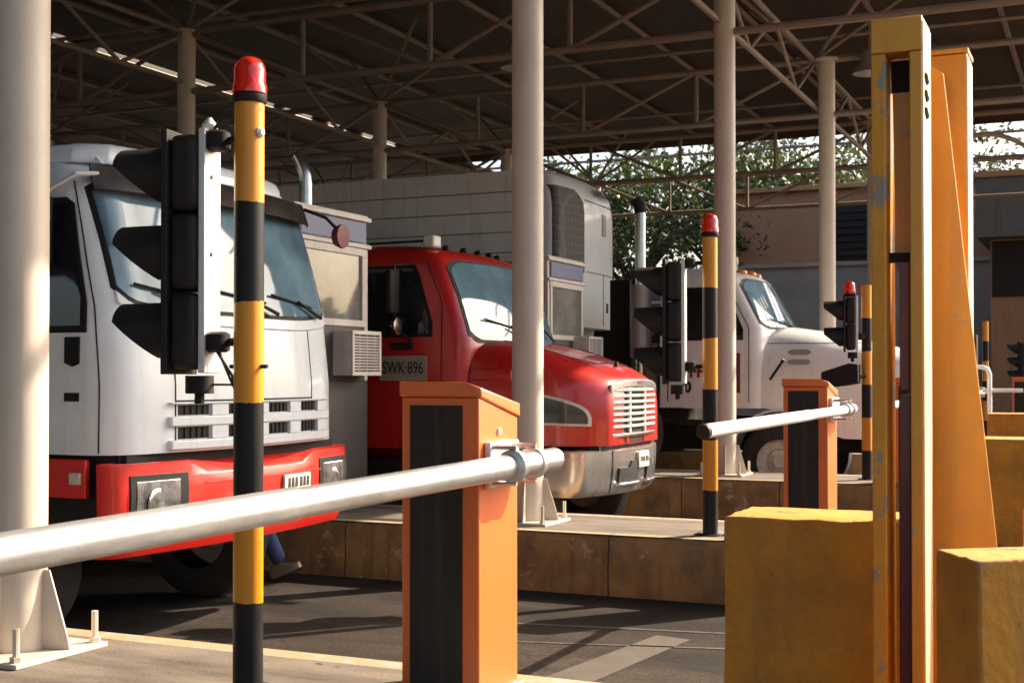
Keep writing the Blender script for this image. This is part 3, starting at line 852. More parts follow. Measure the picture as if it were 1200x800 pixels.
hi2 = lambda y: 2.75 - .08 * max(0, (abs(y) - .8) / .2) ** 2
def wf2(y, z): return C2.front(y * (1.0 - .05 * (z - 2) / .75), z)
b = MB(); b.patch(wf2, -1.045, 1.045, lambda y: lo2(y * .96) - .03, lambda y: hi2(y * .96) + .03, 40, 12, (.94, 0, .3), -.01, .006); b.build('windscreen_seal', M['black'], T2, smooth=60)
b = MB(); b.patch(wf2, -1.015, 1.015, lo2, hi2, 40, 14, (.94, 0, .3), -.004, .011); b.build('windscreen', M['glass'], T2, smooth=60)
for y in (-.35, .45):
    wiper(T2, C2.front(y + .35, 2.02) + Vector((.05, 0, 0)), C2.front(y, 2.13) + Vector((.05, 0, .01)),
          C2.front(y + .28, 2.1) + Vector((.03, 0, 0)), C2.front(y - .42, 2.2) + Vector((.035, 0, 0)))
for sg in (-1, 1):
    sd_ = C2.side(sg); out = (0, sg, .05)
    b = MB(); b.patch(sd_, -2.48, -1.52, lambda x: 2.02, lambda x: min(2.72, 2.1 + (-1.5 - x) * 2.9), 18, 8, out, -.004, .006); b.build('door_window_seal', M['black'], T2)
    b = MB(); b.patch(sd_, -2.45, -1.57, lambda x: 2.05, lambda x: min(2.69, 2.07 + (-1.525 - x) * 2.9), 18, 8, out, -.002, .010); b.build('door_window', M['glass_dark'], T2)
    b = MB(); b.patch(sd_, -1.895, -1.875, 2.05, 2.68, 1, 6, out, -.002, .014); b.build('quarter_bar', M['black'], T2)
    for x in (-1.42, -2.62):
        b = MB(); b.patch(gap_line(C2, sg, x, 0), -.005, .005, 1.05, 2.74, 1, 30, out, -.004, .003); b.build('door_gap', M['seam'], T2)
    b = MB(); b.patch(sd_, -1.96, -1.72, 1.90, 1.965, 6, 3, out, -.002, .03); b.build('door_handle', M['black'], T2, .008)
    # mirrors: bracket, tall mirror and the small round convex mirror
    b = MB(); b.tube([(-1.75, sg * 1.1, 2.72), (-1.8, sg * 1.36, 2.70), (-1.8, sg * 1.36, 2.12), (-1.75, sg * 1.13, 1.98)], .014, 8); mb_ = b.build('mirror', M['black'], T2)
    b = MB(); b.box(-1.85, -1.79, sg * 1.36 - .09, sg * 1.36 + .09, 2.24, 2.66); b.build('mirror_head', M['black'], mb_, .02)
    b = MB(); b.lathe([(.02, -.05), (.07, -.035), (.088, 0), (.085, .015), (.02, .03)], 20, (-1.77, sg * 1.36, 2.12), 'x'); b.build('round_mirror', M['chrome'], mb_)
b = MB(); b.box(-2.09, -1.57, -1.146, -1.132, 1.60, 1.84); dp = b.build('door_plate', M['doorplate'], T2, .003)
text('plate_lettering', 'SWK·896', .165, M['ink'], dp, (-1.83, -1.1475, 1.72), (R(90), 0, 0), .001, .70, .0015)
# roof marker lamps, work lamp and horn
for y in (-.6, -.3, 0, .3, .6):
    p = C2.front(y, 2.89)
    b = MB(); b.lathe([(.045, 0), (.04, .03), (.015, .045)], 10, (p.x - .06, y, 2.90)); b.build('marker_lamp', M['black'], T2)
b = MB(); b.box(-1.72, -1.60, -.95, -.78, 2.90, 3.02); b.build('work_lamp', M['plate'], T2, .02)
b = MB(); b.tube([(-2.35, -.9, 2.96), (-1.66, -.88, 2.97)], .012, 8); b.lathe([(.05, 0), (.03, .05)], 12, (-2.35, -.9, 2.9)); b.build('roof_aerial', M['black'], T2)
# hood
zt2 = interp([(-1.25, 2.0), (-1.0, 2.0), (-.6, 1.91), (-.2, 1.78), (0, 1.69), (.08, 1.645), (.13, 1.60)])
zb2 = interp([(-1.25, 1.0), (-.9, 1.0), (.13, .995)])
wh2 = interp([(-1.25, 1.08), (-.9, 1.08), (-.5, 1.03), (-.2, .95), (-.05, .86), (.05, .77), (.13, .69)])
H2 = Hood(zb2, zt2, wh2, 5.5)
b = MB(); b.rings([H2.sec(x) for x in (-1.25, -1.05, -.9, -.7, -.5, -.35, -.2, -.1, -.02, .05, .09, .13)])
b.build('hood', M['red'], T2, smooth=50)
for sg in (-1, 1):
    b = MB(); b.patch(lambda x, y: H2.top(x, y), -1.0, .03, lambda x: sg * .50 - .005 + sg * .1 * (-x), lambda x: sg * .50 + .005 + sg * .1 * (-x), 16, 1, (0, 0, 1), -.004, .003); b.build('hood_crease', M['seam'], T2)
    S = H2.side(sg)
    lo = lambda x: 1.20 + .03 * (-x)
    hi = lambda x: 1.235 + .235 * min(1, max(0, (-.035 - x) / .5)) ** .38
    b = MB(); b.patch(S, -.56, -.008, lambda x: lo(x) - .022, lambda x: hi(x - .02) + .022, 30, 6, (.35, sg * .93, .1), -.02, .010); hl = b.build('headlight', M['plate'], T2, smooth=60)
    b = MB(); b.patch(S, -.53, -.036, lo, hi, 30, 6, (.35, sg * .93, .1), .0, .018); b.build('lens', M['lens'], hl, smooth=60)
    b = MB(); b.patch(S, -1.12, -.72, 1.60, 1.72, 10, 4, (0, sg, .2), -.02, .02); b.build('hood_vent', M['red'], T2, .015)
    b = MB(); b.patch(S, -1.16, -1.150, 1.05, 1.95, 1, 12, (0, sg, .1), -.004, .003); b.build('panel_gap', M['seam'], T2)
b = MB(); b.lathe([(.03, 0), (.012, .05)], 8, (-.12, .15, 1.745)); b.build('hood_latch', M['black'], T2)
# grille shell in three columns
def g2(y, z): return Vector((.13 - .05 * (y / .66) ** 2, y, z))
b = MB(); b.patch(g2, -.63, .63, 1.10, lambda y: 1.60 - .06 * (abs(y) / .63) ** 4, 20, 8, (1, 0, 0), -.02, .012); gs = b.build('grille', M['black'], T2)
ztop2 = lambda y: 1.612 - .06 * (abs(y) / .66) ** 4
b = MB(); b.patch(g2, -.66, .66, lambda y: ztop2(y) - .075, ztop2, 20, 3, (1, 0, .1), -.03, .05); b.build('grille_surround', M['bumper_steel'], gs, .012, smooth=60)
for y0, y1 in ((-.66, -.615), (.615, .66)):
    b = MB(); b.patch(g2, y0, y1, 1.10, 1.555, 2, 8, (1, 0, 0), -.03, .045); b.build('grille_surround', M['bumper_steel'], gs, .01)
b = MB(); b.patch(g2, -.66, .66, 1.075, 1.10, 20, 1, (1, 0, 0), -.03, .045); b.build('grille_surround', M['bumper_steel'], gs, .006)
for k in range(7):
    z = 1.145 + k * .058
    b = MB(); b.patch(g2, -.614, .614, z, z + .026, 20, 1, (1, 0, .25), .013, .045); b.build('grille_bar', M['plate'], gs, .005)
for y in (-.22, .22):
    b = MB(); b.patch(g2, y - .02, y + .02, 1.10, 1.535, 2, 6, (1, 0, 0), .013, .038); b.build('grille_post', M['plate'], gs, .004)
b = MB(); b.patch(g2, -.06, .06, 1.565, 1.595, 3, 2, (1, 0, .1), .05, .056); b.build('grille_badge', M['wine'], gs)
b = MB(); b.patch(g2, -.55, .55, 1.015, 1.055, 20, 2, (1, 0, 0), -.02, .014); b.build('lower_intake', M['black'], T2)
for y in (-.25, .25):
    b = MB(); b.patch(g2, y - .03, y + .03, 1.01, 1.06, 2, 1, (1, 0, 0), -.02, .022); b.build('intake_divider', M['red'], T2)
b = MB(); b.box(-.9, .06, -.8, .8, .9, .996); b.build('bumper_bracket', M['under'], T2)
# steel bumper wrapping round the nose
xb2 = interp([(.5, .12), (.56, .17), (.75, .20), (.95, .20)])
wb2 = interp([(.5, 1.06), (.6, 1.08), (.95, 1.09)])
B2 = Cab(xb2, wb2, .17, .16, -.55)
b = MB(); b.rings([B2.ring(z) for z in (.53, .555, .60, .68, .8, .9, .945)] + [[(x - .02, y * .985, .955) for x, y, z in B2.ring(.95)]])
bu2 = b.build('bumper', M['bumper_steel'], T2, smooth=40)
for y0, y1 in ((-.52, -.13), (.13, .46)):
    b = MB(); b.patch(B2.front, y0, y1, .64, lambda y: .78 + .06 * (abs(y) < .3), 8, 4, (1, 0, 0), -.004, .016); b.build('bumper_opening', M['under'], bu2)
    b = MB(); b.patch(B2.front, y0 - .02, y1 + .02, .605, .638, 8, 2, (1, 0, 0), -.004, .045); b.build('tow_bar', M['bumper_steel'], bu2, .008)
for y in (-.62, .62):
    b = MB(); b.patch(B2.front, y - .006, y + .006, .55, .945, 1, 8, (1, 0, 0), -.004, .004); b.build('bumper_fold', M['black'], bu2)
b = MB(); b.patch(B2.front, -.15, .15, .765, .915, 4, 3, (1, 0, 0), .0, .03); lp = b.build('licence_plate', M['plate'], T2, .004)
text('plate_lettering', 'SWK·896', .075, M['ink'], lp, (.232, 0, .84), (R(90), 0, R(90)), .001, .85)
b = MB(); b.box(-6.8, -.4, -.42, .42, .6, .85); b.build('chassis', M['under'], T2)
for y in (-.93, .93): wheel(T2, (-.78, y, .5), .5, .28, -1 if y < 0 else 1)
for x in (-5.0, -6.2):
    for y in (-.9, .9): wheel(T2, (x, y, .5), .5, .52, -1 if y < 0 else 1)
for sg in (-1, 1):
    b = MB(); b.lathe([(.27, -2.8), (.29, -2.78), (.29, -1.5), (.27, -1.48)], 24, (0, sg * .82, .72), 'x'); b.build('fuel_tank', M['chrome'], T2)
# chrome exhaust stack with turned tip behind the cab
b = MB(); b.tube([(-3.18, -.78, .9), (-3.18, -.78, 3.62), (-3.185, -.78, 3.72), (-3.22, -.79, 3.82), (-3.27, -.80, 3.92)], .068, 14); b.build('exhaust_stack', M['chrome'], T2)
# flat deck behind the cab
b = MB(); b.box(-8.4, -3.3, -1.15, 1.15, 1.05, 1.2); b.build('deck', M['under'], T2, .01)

# ------------------------------------------------------------------ truck 3: white bonnet tractor
T3 = thing('bonnet_tractor', 'white bonnet tractor unit with orange roof lamps pulling the refrigerated trailer', 'truck', (-2.5, 18.4, 0))
xf3 = interp([(1.2, -1.60), (2.28, -1.60), (2.6, -1.77), (2.95, -1.95), (3.02, -2.03), (3.08, -2.2), (3.12, -2.5)])
w3 = interp([(1.2, 1.19), (2.2, 1.18), (2.9, 1.10), (3.02, 1.04), (3.12, .85)])
C3 = Cab(xf3, w3, .13, .16, -3.15)
b = MB(); b.rings([C3.ring(z) for z in (1.22, 1.3, 1.7, 2.1, 2.28, 2.5, 2.7, 2.9, 2.98, 3.03, 3.07, 3.1, 3.12)])
b.build('cab', M['cream'], T3, smooth=35)
lo3 = lambda y: 2.30 + .07 * max(0, (abs(y) - .84) / .2) ** 2
hi3 = lambda y: 2.94 - .09 * max(0, (abs(y) - .78) / .26) ** 2
def wf3(y, z): return C3.front(y * (1 - .06 * (z - 2.3) / .65), z)
b = MB(); b.patch(wf3, -1.09, 1.09, lambda y: lo3(y * .96) - .03, lambda y: hi3(y * .96) + .025, 36, 10, (.9, 0, .4), -.01, .006); b.build('windscreen_seal', M['black'], T3, smooth=60)
b = MB(); b.patch(wf3, -1.06, 1.06, lo3, hi3, 36, 10, (.9, 0, .4), -.004, .012); b.build('windscreen', M['glass'], T3, smooth=60)
wiper(T3, C3.front(.2, 2.32) + Vector((.05, 0, 0)), C3.front(-.4, 2.4) + Vector((.05, 0, 0)), C3.front(-.2, 2.36) + Vector((.03, 0, 0)), C3.front(-.8, 2.42) + Vector((.04, 0, 0)))
for k in range(3):
    b = MB(); b.patch(wf3, -.80 + k * .10, -.775 + k * .10, lambda y: 2.52 + k * .03, lambda y: 2.68 + k * .03, 2, 4, (.9, 0, .4), .012, .016); b.build('windscreen_writing', M['plate'], T3)
for y in (-.8, -.4, 0, .4, .8):
    p = C3.front(y, 3.03)
    b = MB(); b.lathe([(.085, 0), (.08, .04), (.03, .065)], 12, (p.x - .12, y, 3.06)); b.build('marker_lamp', M['amber'], T3)
b = MB(); b.lathe([(.05, 0), (.05, .1), (.065, .12), (.06, .2), (.02, .23)], 14, (-2.3, -.45, 3.08)); b.build('roof_beacon', M['plate'], T3)
for sg in (-1, 1):
    sd_ = C3.side(sg); out = (0, sg, .05)
    b = MB(); b.patch(sd_, -2.92, -1.98, lambda x: 2.12 if x > -2.9 else 2.2, lambda x: min(2.84, 2.22 + (-1.96 - x) * 2.2), 18, 8, out, -.004, .008); b.build('door_window', M['glass_dark'], T3)
    for x in (-1.90, -3.02):
        b = MB(); b.patch(gap_line(C3, sg, x, 0), -.006, .006, 1.3, 2.9, 1, 30, out, -.004, .003); b.build('door_gap', M['seam'], T3)
    b = MB(); b.tube([(-1.62, sg * 1.19, 1.60), (-1.45, sg * 1.26, 1.82), (-1.42, sg * 1.27, 1.86)], [.018, .018, .03], 8); b.build('grab_handle', M['black'], T3)
    b = MB(); b.patch(sd_, -2.12, -2.02, 1.42, 1.95, 3, 8, out, -.003, .008); b.build('red_side_emblem', M['wine'], T3, .004)
    b = MB(); b.box(-2.9, -1.8, sg * 1.16 - .06, sg * 1.16 + .06, .98, 1.06); b.build('step', M['under'], T3, .01)
text('door_lettering', 'H·H', .22, M['wine'], T3, (-2.64, -1.196, 1.70), (R(90), 0, 0), .001, .9, .01)
text('door_number', '0', .2, M['ink'], T3, (-2.74, -1.197, 1.49), (R(90), 0, 0), .001, 1, .01)
zt3 = interp([(-1.85, 2.31), (-1.5, 2.31), (-1.0, 2.24), (-.4, 2.10), (-.15, 2.03), (.2, 1.98), (.35, 1.86)])
zb3 = interp([(-1.85, 1.25), (-1.62, 1.2), (-1.5, 1.18), (-1.2, 1.15), (-1.0, 1.02), (-.85, .84), (.35, .8)])
wh3 = interp([(-1.85, 1.12), (-1.0, 1.08), (-.5, 1.0), (-.15, .92), (.2, .82), (.35, .70)])
H3 = Hood(zb3, zt3, wh3, 4)
b = MB(); b.rings([H3.sec(x) for x in (-1.85, -1.62, -1.5, -1.3, -1.15, -1.0, -.9, -.7, -.5, -.3, -.15, 0, .2, .28, .35)])
b.build('hood', M['cream'], T3, smooth=50)
for sg in (-1, 1):
    S = H3.side(sg)
    for z in (1.92, 1.79):
        b = MB(); b.patch(S, -1.42, -1.12, lambda x: z + .03 * (abs(x + 1.27) / .15) ** 6, lambda x: z + .075 - .03 * (abs(x + 1.27) / .15) ** 6, 10, 3, (0, sg, .1), -.01, .006); b.build('hood_vent', M['steel_fan'], T3)
    b = MB(); b.patch(S, -1.7, -.1, 2.075, 2.083, 20, 1, (0, sg, .2), -.004, .003); b.build('hood_crease', M['seam'], T3)
    b = MB(); b.patch(S, -.1, .2, 1.35, 1.62, 8, 5, (.4, sg * .9, 0), -.01, .012); b.build('headlight', M['lens'], T3)
    # flared front mudguard behind the wheel
    b = MB()
    arc = [(-1.5 + .66 * math.cos(a), .52 + .66 * math.sin(a)) for a in np.linspace(R(35), R(168), 14)]
    b.rings([[(x, sg * yy, z) for yy, k in ((.72, 0), (1.17, 0), (1.17, .05), (.72, .05)) for x, z in [(-1.5 + (px + 1.5) * (1 + k), .52 + (pz - .52) * (1 + k))]] for px, pz in arc])
    b.build('mudguard', M['cream'], T3, .006)
b = MB(); b.patch(lambda y, z: Vector((.35, y, z)), -.55, .55, 1.05, 1.8, 10, 6, (1, 0, 0), -.02, .02); b.build('grille', M['chrome'], T3)
B3 = Cab(interp([(.4, .42), (.85, .46)]), interp([(.4, 1.12), (.85, 1.16)]), .15, .2, -.4)
b = MB(); b.rings([B3.ring(z) for z in (.42, .46, .6, .78, .82)]); b.build('bumper', M['bumper_steel'], T3, smooth=40)
b = MB(); b.box(-7.2, -.3, -.42, .42, .62, .95); b.build('chassis', M['under'], T3)
for y in (-.98, .98): wheel(T3, (-1.5, y * 1.1, .52), .52, .3, -1 if y < 0 else 1)
for x in (-5.3, -6.6):
    for y in (-.9, .9): wheel(T3, (x, y, .52), .52, .55, -1 if y < 0 else 1)
for sg in (-1, 1):
    b = MB(); b.lathe([(.28, -4.7), (.30, -4.68), (.30, -3.3), (.28, -3.28)], 26, (0, sg * .86, .86), 'x'); b.build('fuel_tank', M['railgrey'], T3)
b = MB(); b.box(-4.6, -3.22, -1.05, 1.05, 1.2, 1.34); b.box(-3.45, -3.25, -.95, .95, 1.34, 2.1); b.build('rear_frame', M['railgrey'], T3, .01)
b = MB(); b.tube([(-3.48, -.98, 1.2), (-3.48, -.98, 3.98)], .075, 16); ex = b.build('exhaust_stack', M['chrome'], T3)
b = MB(); b.tube([(-3.48, -.98, 1.9), (-3.48, -.98, 2.9)], .15, 18); b.build('silencer', M['steel_fan'], ex)
b = MB(); b.tube([(-3.48, -.98, 3.9), (-3.49, -.98, 4.02), (-3.54, -.99, 4.1)], .085, 16); b.build('stack_cap', M['under'], ex)
b = MB(); b.box(-4.0, -3.7, -.8, -.72, 1.35, 3.0); b.build('air_line_frame', M['under'], T3, .01)

# ------------------------------------------------------------------ refrigerated trailer
TR = thing('refrigerated_trailer', 'long pale box trailer with a white refrigeration unit on its nose', 'trailer', (-7.55, 18.45, .16))
b = MB(); b.box(-12.2, 0, -1.28, 1.28, 1.1, 4.42); bx = b.build('box_body', M['trailer'], TR, .03)
for z in (4.36, 1.16):
    for sg in (-1, 1):
        b = MB(); b.box(-12.2, 0, sg * 1.285 - .006, sg * 1.285 + .006, z - .06, z + .06); b.build('rail', M['trailer'], bx, .003)
for z in np.arange(1.5, 4.2, .29):
    b = MB(); b.box(-12.15, -.05, -1.287, -1.281, z, z + .018); b.build('side_rib', M['railgrey'], bx)
CR = Cab(interp([(2.2, .44), (3.9, .44), (4.2, .40), (4.36, .32), (4.45, .18), (4.48, .05)]), interp([(2.2, 1.22), (4.1, 1.22), (4.3, 1.17), (4.42, 1.08), (4.48, .95)]), .06, .16, .0)
b = MB(); b.rings([CR.ring(z) for z in (2.2, 2.25, 2.8, 3.4, 3.9, 4.1, 4.2, 4.28, 4.36, 4.41, 4.45, 4.48)])
ru = b.build('refrigeration_unit', M['reefer'], TR, smooth=40)
b = MB(); b.patch(CR.front, -1.19, -.28, lambda y: 3.0, lambda y: 4.20 - .16 * max(0, (y + .62) / .34) ** 2 if y > -.62 else 4.20, 24, 12, (1, 0, .05), -.01, .008); gr = b.build('intake_grille', M['honey'], ru)
b = MB(); b.patch(CR.front, -.20, 1.2, 4.08, 4.094, 20, 1, (1, 0, .2), -.004, .006); b.build('panel_gap', M['seam'], ru)
b = MB(); b.patch(CR.front, -.20, 1.2, 3.02, 3.032, 20, 1, (1, 0, 0), -.004, .006); b.build('panel_gap', M['seam'], ru)
b = MB(); b.patch(CR.front, .55, .562, 2.25, 3.02, 1, 8, (1, 0, 0), -.004, .006); b.build('panel_gap', M['seam'], ru)
b = MB(); b.patch(CR.front, .50, .68, 3.62, 3.95, 3, 4, (1, 0, 0), 0, .012); b.build('label_plate', M['doorplate'], ru, .003)
b = MB(); b.patch(CR.front, .72, .8, 2.45, 2.6, 2, 3, (1, 0, 0), 0, .012); b.build('latch', M['black'], ru, .006)
text('unit_lettering', 'THERMO KING', .13, M['ink'], ru, (.435, .45, 4.235), (R(68), 0, R(90)), .002, .85, .004)
for x in (-9.3, -10.5):
    for y in (-.95, .95): wheel(TR, (x, y, .52), .52, .55, -1 if y < 0 else 1)
for y in (-.8, .8):
    b = MB(); b.box(-2.6, -2.48, y - .06, y + .06, .35, 1.1); b.box(-2.7, -2.38, y - .12, y + .12, .32, .35); b.build('landing_leg', M['under'], TR)

# ------------------------------------------------------------------ person walking behind the cabover, only jeans and shoe show
def skinned(name, verts, edges, radii, mat, parent=None, root=0, sub=2, loc=None):
    me = bpy.data.meshes.new(name); me.from_pydata([Vector(v) for v in verts], edges, [])
    o = bpy.data.objects.new(name, me); COL.objects.link(o)
    if parent: o.parent = parent
    sk = o.modifiers.new('skin', 'SKIN'); sk.use_smooth_shade = True
    me.skin_vertices[0].data
    for i, r in enumerate(radii):
        me.skin_vertices[0].data[i].radius = (r, r) if not isinstance(r, tuple) else r
        me.skin_vertices[0].data[i].use_root = (i == root)
    sb = o.modifiers.new('sub', 'SUBSURF'); sb.levels = sub; sb.render_levels = sub
    dg = bpy.context.evaluated_depsgraph_get()
    m2 = bpy.data.meshes.new_from_object(o.evaluated_get(dg)); m2.name = name
    o.modifiers.clear(); o.data = m2; m2.materials.clear(); m2.materials.append(mat)
    m2.shade_smooth()
    return o
PX, PY = -6.62, 8.98
ank_f, ank_b = (.47, .0, .13), (-.36, .12, .17)
hv = [(0, .05, .93), (0, .05, 1.15), (.02, .05, 1.38), (.03, .05, 1.50), (.05, .05, 1.60), (.06, .05, 1.70),      # pelvis..head
      (.05, -.04, .90), (.27, -.03, .52), ank_f, (-.03, .13, .90), (-.10, .13, .50), ank_b,
      (.02, -.14, 1.40), (-.10, -.18, 1.14), (-.02, -.17, .90), (.02, .24, 1.40), (.12, .28, 1.14), (.27, .26, .98)]
he = [(0, 1), (1, 2), (2, 3), (3, 4), (4, 5), (0, 6), (6, 7), (7, 8), (0, 9), (9, 10), (10, 11), (2, 12), (12, 13), (13, 14), (2, 15), (15, 16), (16, 17)]
hr = [.13, .12, .14, .06, .075, .085, .095, .062, .042, .095, .062, .042, .062, .045, .032, .062, .045, .032]
body = skinned('person', hv, he, hr, M['skin'])
body.location = (PX, PY, 0)
tag(body, 'person in blue jeans and grey shoes stepping past behind the red bumper', 'person')
skinned('trousers', [hv[i] for i in (0, 6, 7, 8, 9, 10, 11)] + [(0, .05, 1.0)], [(0, 1), (1, 2), (2, 3), (0, 4), (4, 5), (5, 6), (0, 7)], [.15, .108, .08, .066, .108, .08, .066, .145], M['jeans'], body)
skinned('shirt', [hv[i] for i in (1, 2, 12, 13, 15, 16)] + [(0, .05, .97), (.03, .05, 1.46)], [(6, 0), (0, 1), (1, 7), (1, 2), (2, 3), (1, 4), (4, 5)], [.145, .16, .078, .06, .078, .06, .15, .075], M['shirt'], body)
def shoe(ank, pitch):
    b = MB(); rg = []
    for x, w, h, z0 in ((-.085, .022, .05, .015), (-.07, .035, .085, 0), (-.02, .04, .10, 0), (.05, .044, .085, 0), (.12, .05, .06, 0), (.17, .045, .045, .006), (.205, .02, .03, .014)):
        rg.append([(x, w * math.cos(a) , max(z0, z0 + h * math.sin(a))) if math.sin(a) > -.05 else (x, w * math.cos(a) * 1.05, z0 - .02 * (math.sin(a) < -.3)) for a in np.linspace(0, 2 * math.pi, 14, endpoint=False)])
    b.rings(rg)
    o = b.build('shoe', M['shoe'], body, .004, smooth=60)
    o.location = (ank[0], ank[1], ank[2] - .085); o.rotation_euler = (0, pitch, 0)
    return o
shoe(ank_f, R(-22)); shoe(ank_b, R(32))
b = MB(); b.lathe([(.02, .115), (.07, .10), (.098, .05), (.103, 0), (.09, -.03)], 16, (.045, .05, 1.70)); b.build('hair', M['hair'], body)
for k, (sx, y) in enumerate(((1, -.17), (1, .26))):                         # hands
    w = Vector(hv[14] if k == 0 else hv[17])
    d = Vector((.12, 0, -1)).normalized() if k == 0 else Vector((.75, 0, -.6)).normalized()
    V = [w, w + d * .09]; E = [(0, 1)]; RR = [.028, .036]
    for f in range(4):
        base = w + d * .10 + Vector((.0, 0, 0)) + Vector((0, 1, 0)).cross(d) * (.03 - f * .02)
        L = (.065, .075, .07, .055)[f]
        V += [base, base + d * L * .6, base + d * L + Vector((0, .012, 0))]
        n0 = len(V) - 3; E += [(1, n0), (n0, n0 + 1), (n0 + 1, n0 + 2)]; RR += [.010, .009, .008]
    th = w + d * .04 + Vector((0, 1, 0)).cross(d) * .045
    V += [th, th + d * .05 + Vector((0, .01, 0))]; E += [(0, len(V) - 2), (len(V) - 2, len(V) - 1)]; RR += [.011, .009]
    skinned('hand', V, E, RR, M['skin'], body, 0, 1)

# ------------------------------------------------------------------ striped posts with red beacons
def make_post(label):
    t = thing('striped_post', label, 'post', group='yellow and black striped posts on the islands')
    r = .057
    zt = 2.235; edges = [zt - k * .38 for k in range(6)] + [0.0]
    b = MB()
    prev = None
    N = 28
    zs = edges
    rows = [[b.bm.verts.new((r * math.cos(2 * math.pi * k / N), r * math.sin(2 * math.pi * k / N), z)) for k in range(N)] for z in zs]
    jr = random.Random(5)
    for row in rows[1:-1]:
        ph = jr.uniform(0, 6)
        for k, v in enumerate(row): v.co.z += .003 * math.sin(2 * math.pi * k / N + ph) + jr.uniform(-.0022, .0022)
    for i in range(len(rows) - 1):
        b.mi = i % 2
        for k in range(N): b.face([rows[i][k], rows[i][(k + 1) % N], rows[i + 1][(k + 1) % N], rows[i + 1][k]])
    b.face(rows[0])
    b.build('shaft', [M['stripe_y'], M['stripe_k']], t)
    b = MB(); b.lathe([(.10, 0), (.10, .012)], 20); b.build('base_plate', M['stripe_k'], t, .003)
    return t
def make_beacon(label):
    t = thing('warning_beacon', label, 'beacon lamp', group='red beacon lamps on the striped posts')
    b = MB(); b.lathe([(.062, 0), (.066, .006), (.066, .03), (.06, .036)], 24); b.build('base_ring', M['black'], t)
    b = MB(); b.lathe([(.067, .037), (.067, .07), (.063, .075), (.062, .125), (.057, .148), (.044, .167), (.024, .177), (.002, .18)], 24); b.build('dome', M['beacon'], t, smooth=60)
    return t
POST = [(-3.01, 4.18), (-2.77, 9.67), (-2.60, 15.55), (-2.6, 21.2), (-2.25, 26.8), (-1.75, 32.4)]
post0 = make_post('nearest yellow and black striped post, left of the near orange barrier'); post0.location = (*POST[0], .455)
bea0 = make_beacon('large red beacon lamp on top of the nearest striped post'); bea0.location = (*POST[0], 2.69)
plab = [None, 'striped post in front of the column beside the white bonnet truck', 'striped post right of the far orange barrier beside the two visored signal',
        'striped post hidden behind the yellow sensor posts on the fourth island', 'slim distant striped post just right of the yellow sensor posts', 'most distant striped post at the right edge of the photo']
blab = [None, 'weathered red beacon lamp on the striped post beside the white bonnet truck', None, 'red beacon lamp on the fourth island behind the yellow sensor posts']
for i in range(1, 6):
    dup(post0, (*POST[i], .455), plab[i])
    if i in (1, 3): dup(bea0, (*POST[i], 2.69), blab[i])
dup(bea0, (-2.78, 15.5, 2.56), 'small red beacon lamp above the two visored signal beside the far barrier')
# small fittings on the near post
b = MB(); b.lathe([(.018, -.01), (.022, .0), (.012, .012)], 10, (0, 0, 0), 'x'); o = b.build('conduit_knob', M['alu'], post0, loc=(.058, -.01, 2.12))
b = MB(); b.tube([(-.085, 0, 1.23), (.085, 0, 1.23)], .008, 8); b.build('through_bolt', M['black'], post0)

# ------------------------------------------------------------------ traffic signals facing the trucks
def make_signal(label, n=3):
    """origin at the bottom centre of the head; faces -x"""
    t = thing('traffic_signal', label, 'traffic light', group='black traffic signals facing the queue')
    for k in range(n):
        z = k * .305
        b = MB(); b.box(-.045, .065, -.115, .115, z + .004, z + .301)
        hd = b.build('lamp_housing', M['signal'], t, .03, segs=3)
        b = MB(); b.lathe([(.100, -.080), (.100, -.0725)], 24, (0, 0, z + .152), 'x'); b.build('lens', M['black'], hd)
        b = MB()
        th0, th1 = R(-62), R(242); N = 26
        for rad, fl in ((.128, 1), (.120, 0)):
            pass
        ring_o, ring_i = [], []
        rows = []
        for i in range(N + 1):
            a = th0 + (th1 - th0) * i / N
            s = (math.sin(a) + .9) / 1.25
            L = .045 + .175 * min(1, max(0, s))
            rows.append([(-.072, .117 * math.cos(a), z + .152 + .117 * math.sin(a)), (-.072 - L, .117 * math.cos(a), z + .150 + .115 * math.sin(a)),
                         (-.072 - L, .110 * math.cos(a), z + .150 + .108 * math.sin(a)), (-.072, .110 * math.cos(a), z + .152 + .110 * math.sin(a))])
        b.rings(rows, True, True, closed=True)
        b.build('visor', M['signal'], hd, smooth=35)
    H = n * .305
    b = MB(); b.box(-.072, -.046, -.125, .125, -.015, H + .015); b.build('backplate', M['signal'], t, .004)
    b = MB(); b.box(.0655, .093, -.085, .05, -.01, H + .02); ch = b.build('rear_channel', M['alu'], t, .004)
    for z in (.12, .45, .75):
        if z < H:
            b = MB(); b.lathe([(.009, .0935), (.009, .096)], 8, (0, -.03, z), 'x'); b.build('channel_hole', M['black'], ch)
    b = MB(); b.lathe([(.055, -.09), (.055, -.02), (.04, -.021)], 14, (.03, 0, 0)); b.lathe([(.02, -.13), (.02, -.09)], 8, (.03, 0, 0)); b.build('lower_boss', M['black'], t)
    return t
SG = R(10)
def bracket(sig, post, zs):
    """two clamp arms from the head to its post, as parts of the signal"""
    inv = sig.matrix_basis.inverted()
    for z in zs:
        p = inv @ Vector((post[0], post[1], z))
        b = MB(); b.tube([(.094, -.03, p.z), (.15, -.02, p.z), (p.x, p.y, p.z)], .016, 8); ar = b.build('bracket_arm', M['black'], sig)
        b = MB(); b.lathe([(.035, -.04), (.05, -.03), (.05, .03), (.035, .04)], 12, (.12, -.03, p.z)); b.build('clamp', M['black'], ar)
    return sig
sig0 = make_signal('nearest black three lamp signal with bright metal rear channel beside the nearest striped post')
sig0.location = (-3.29, 4.20, 1.67); sig0.rotation_euler = (0, 0, SG)
bpy.context.view_layer.update()
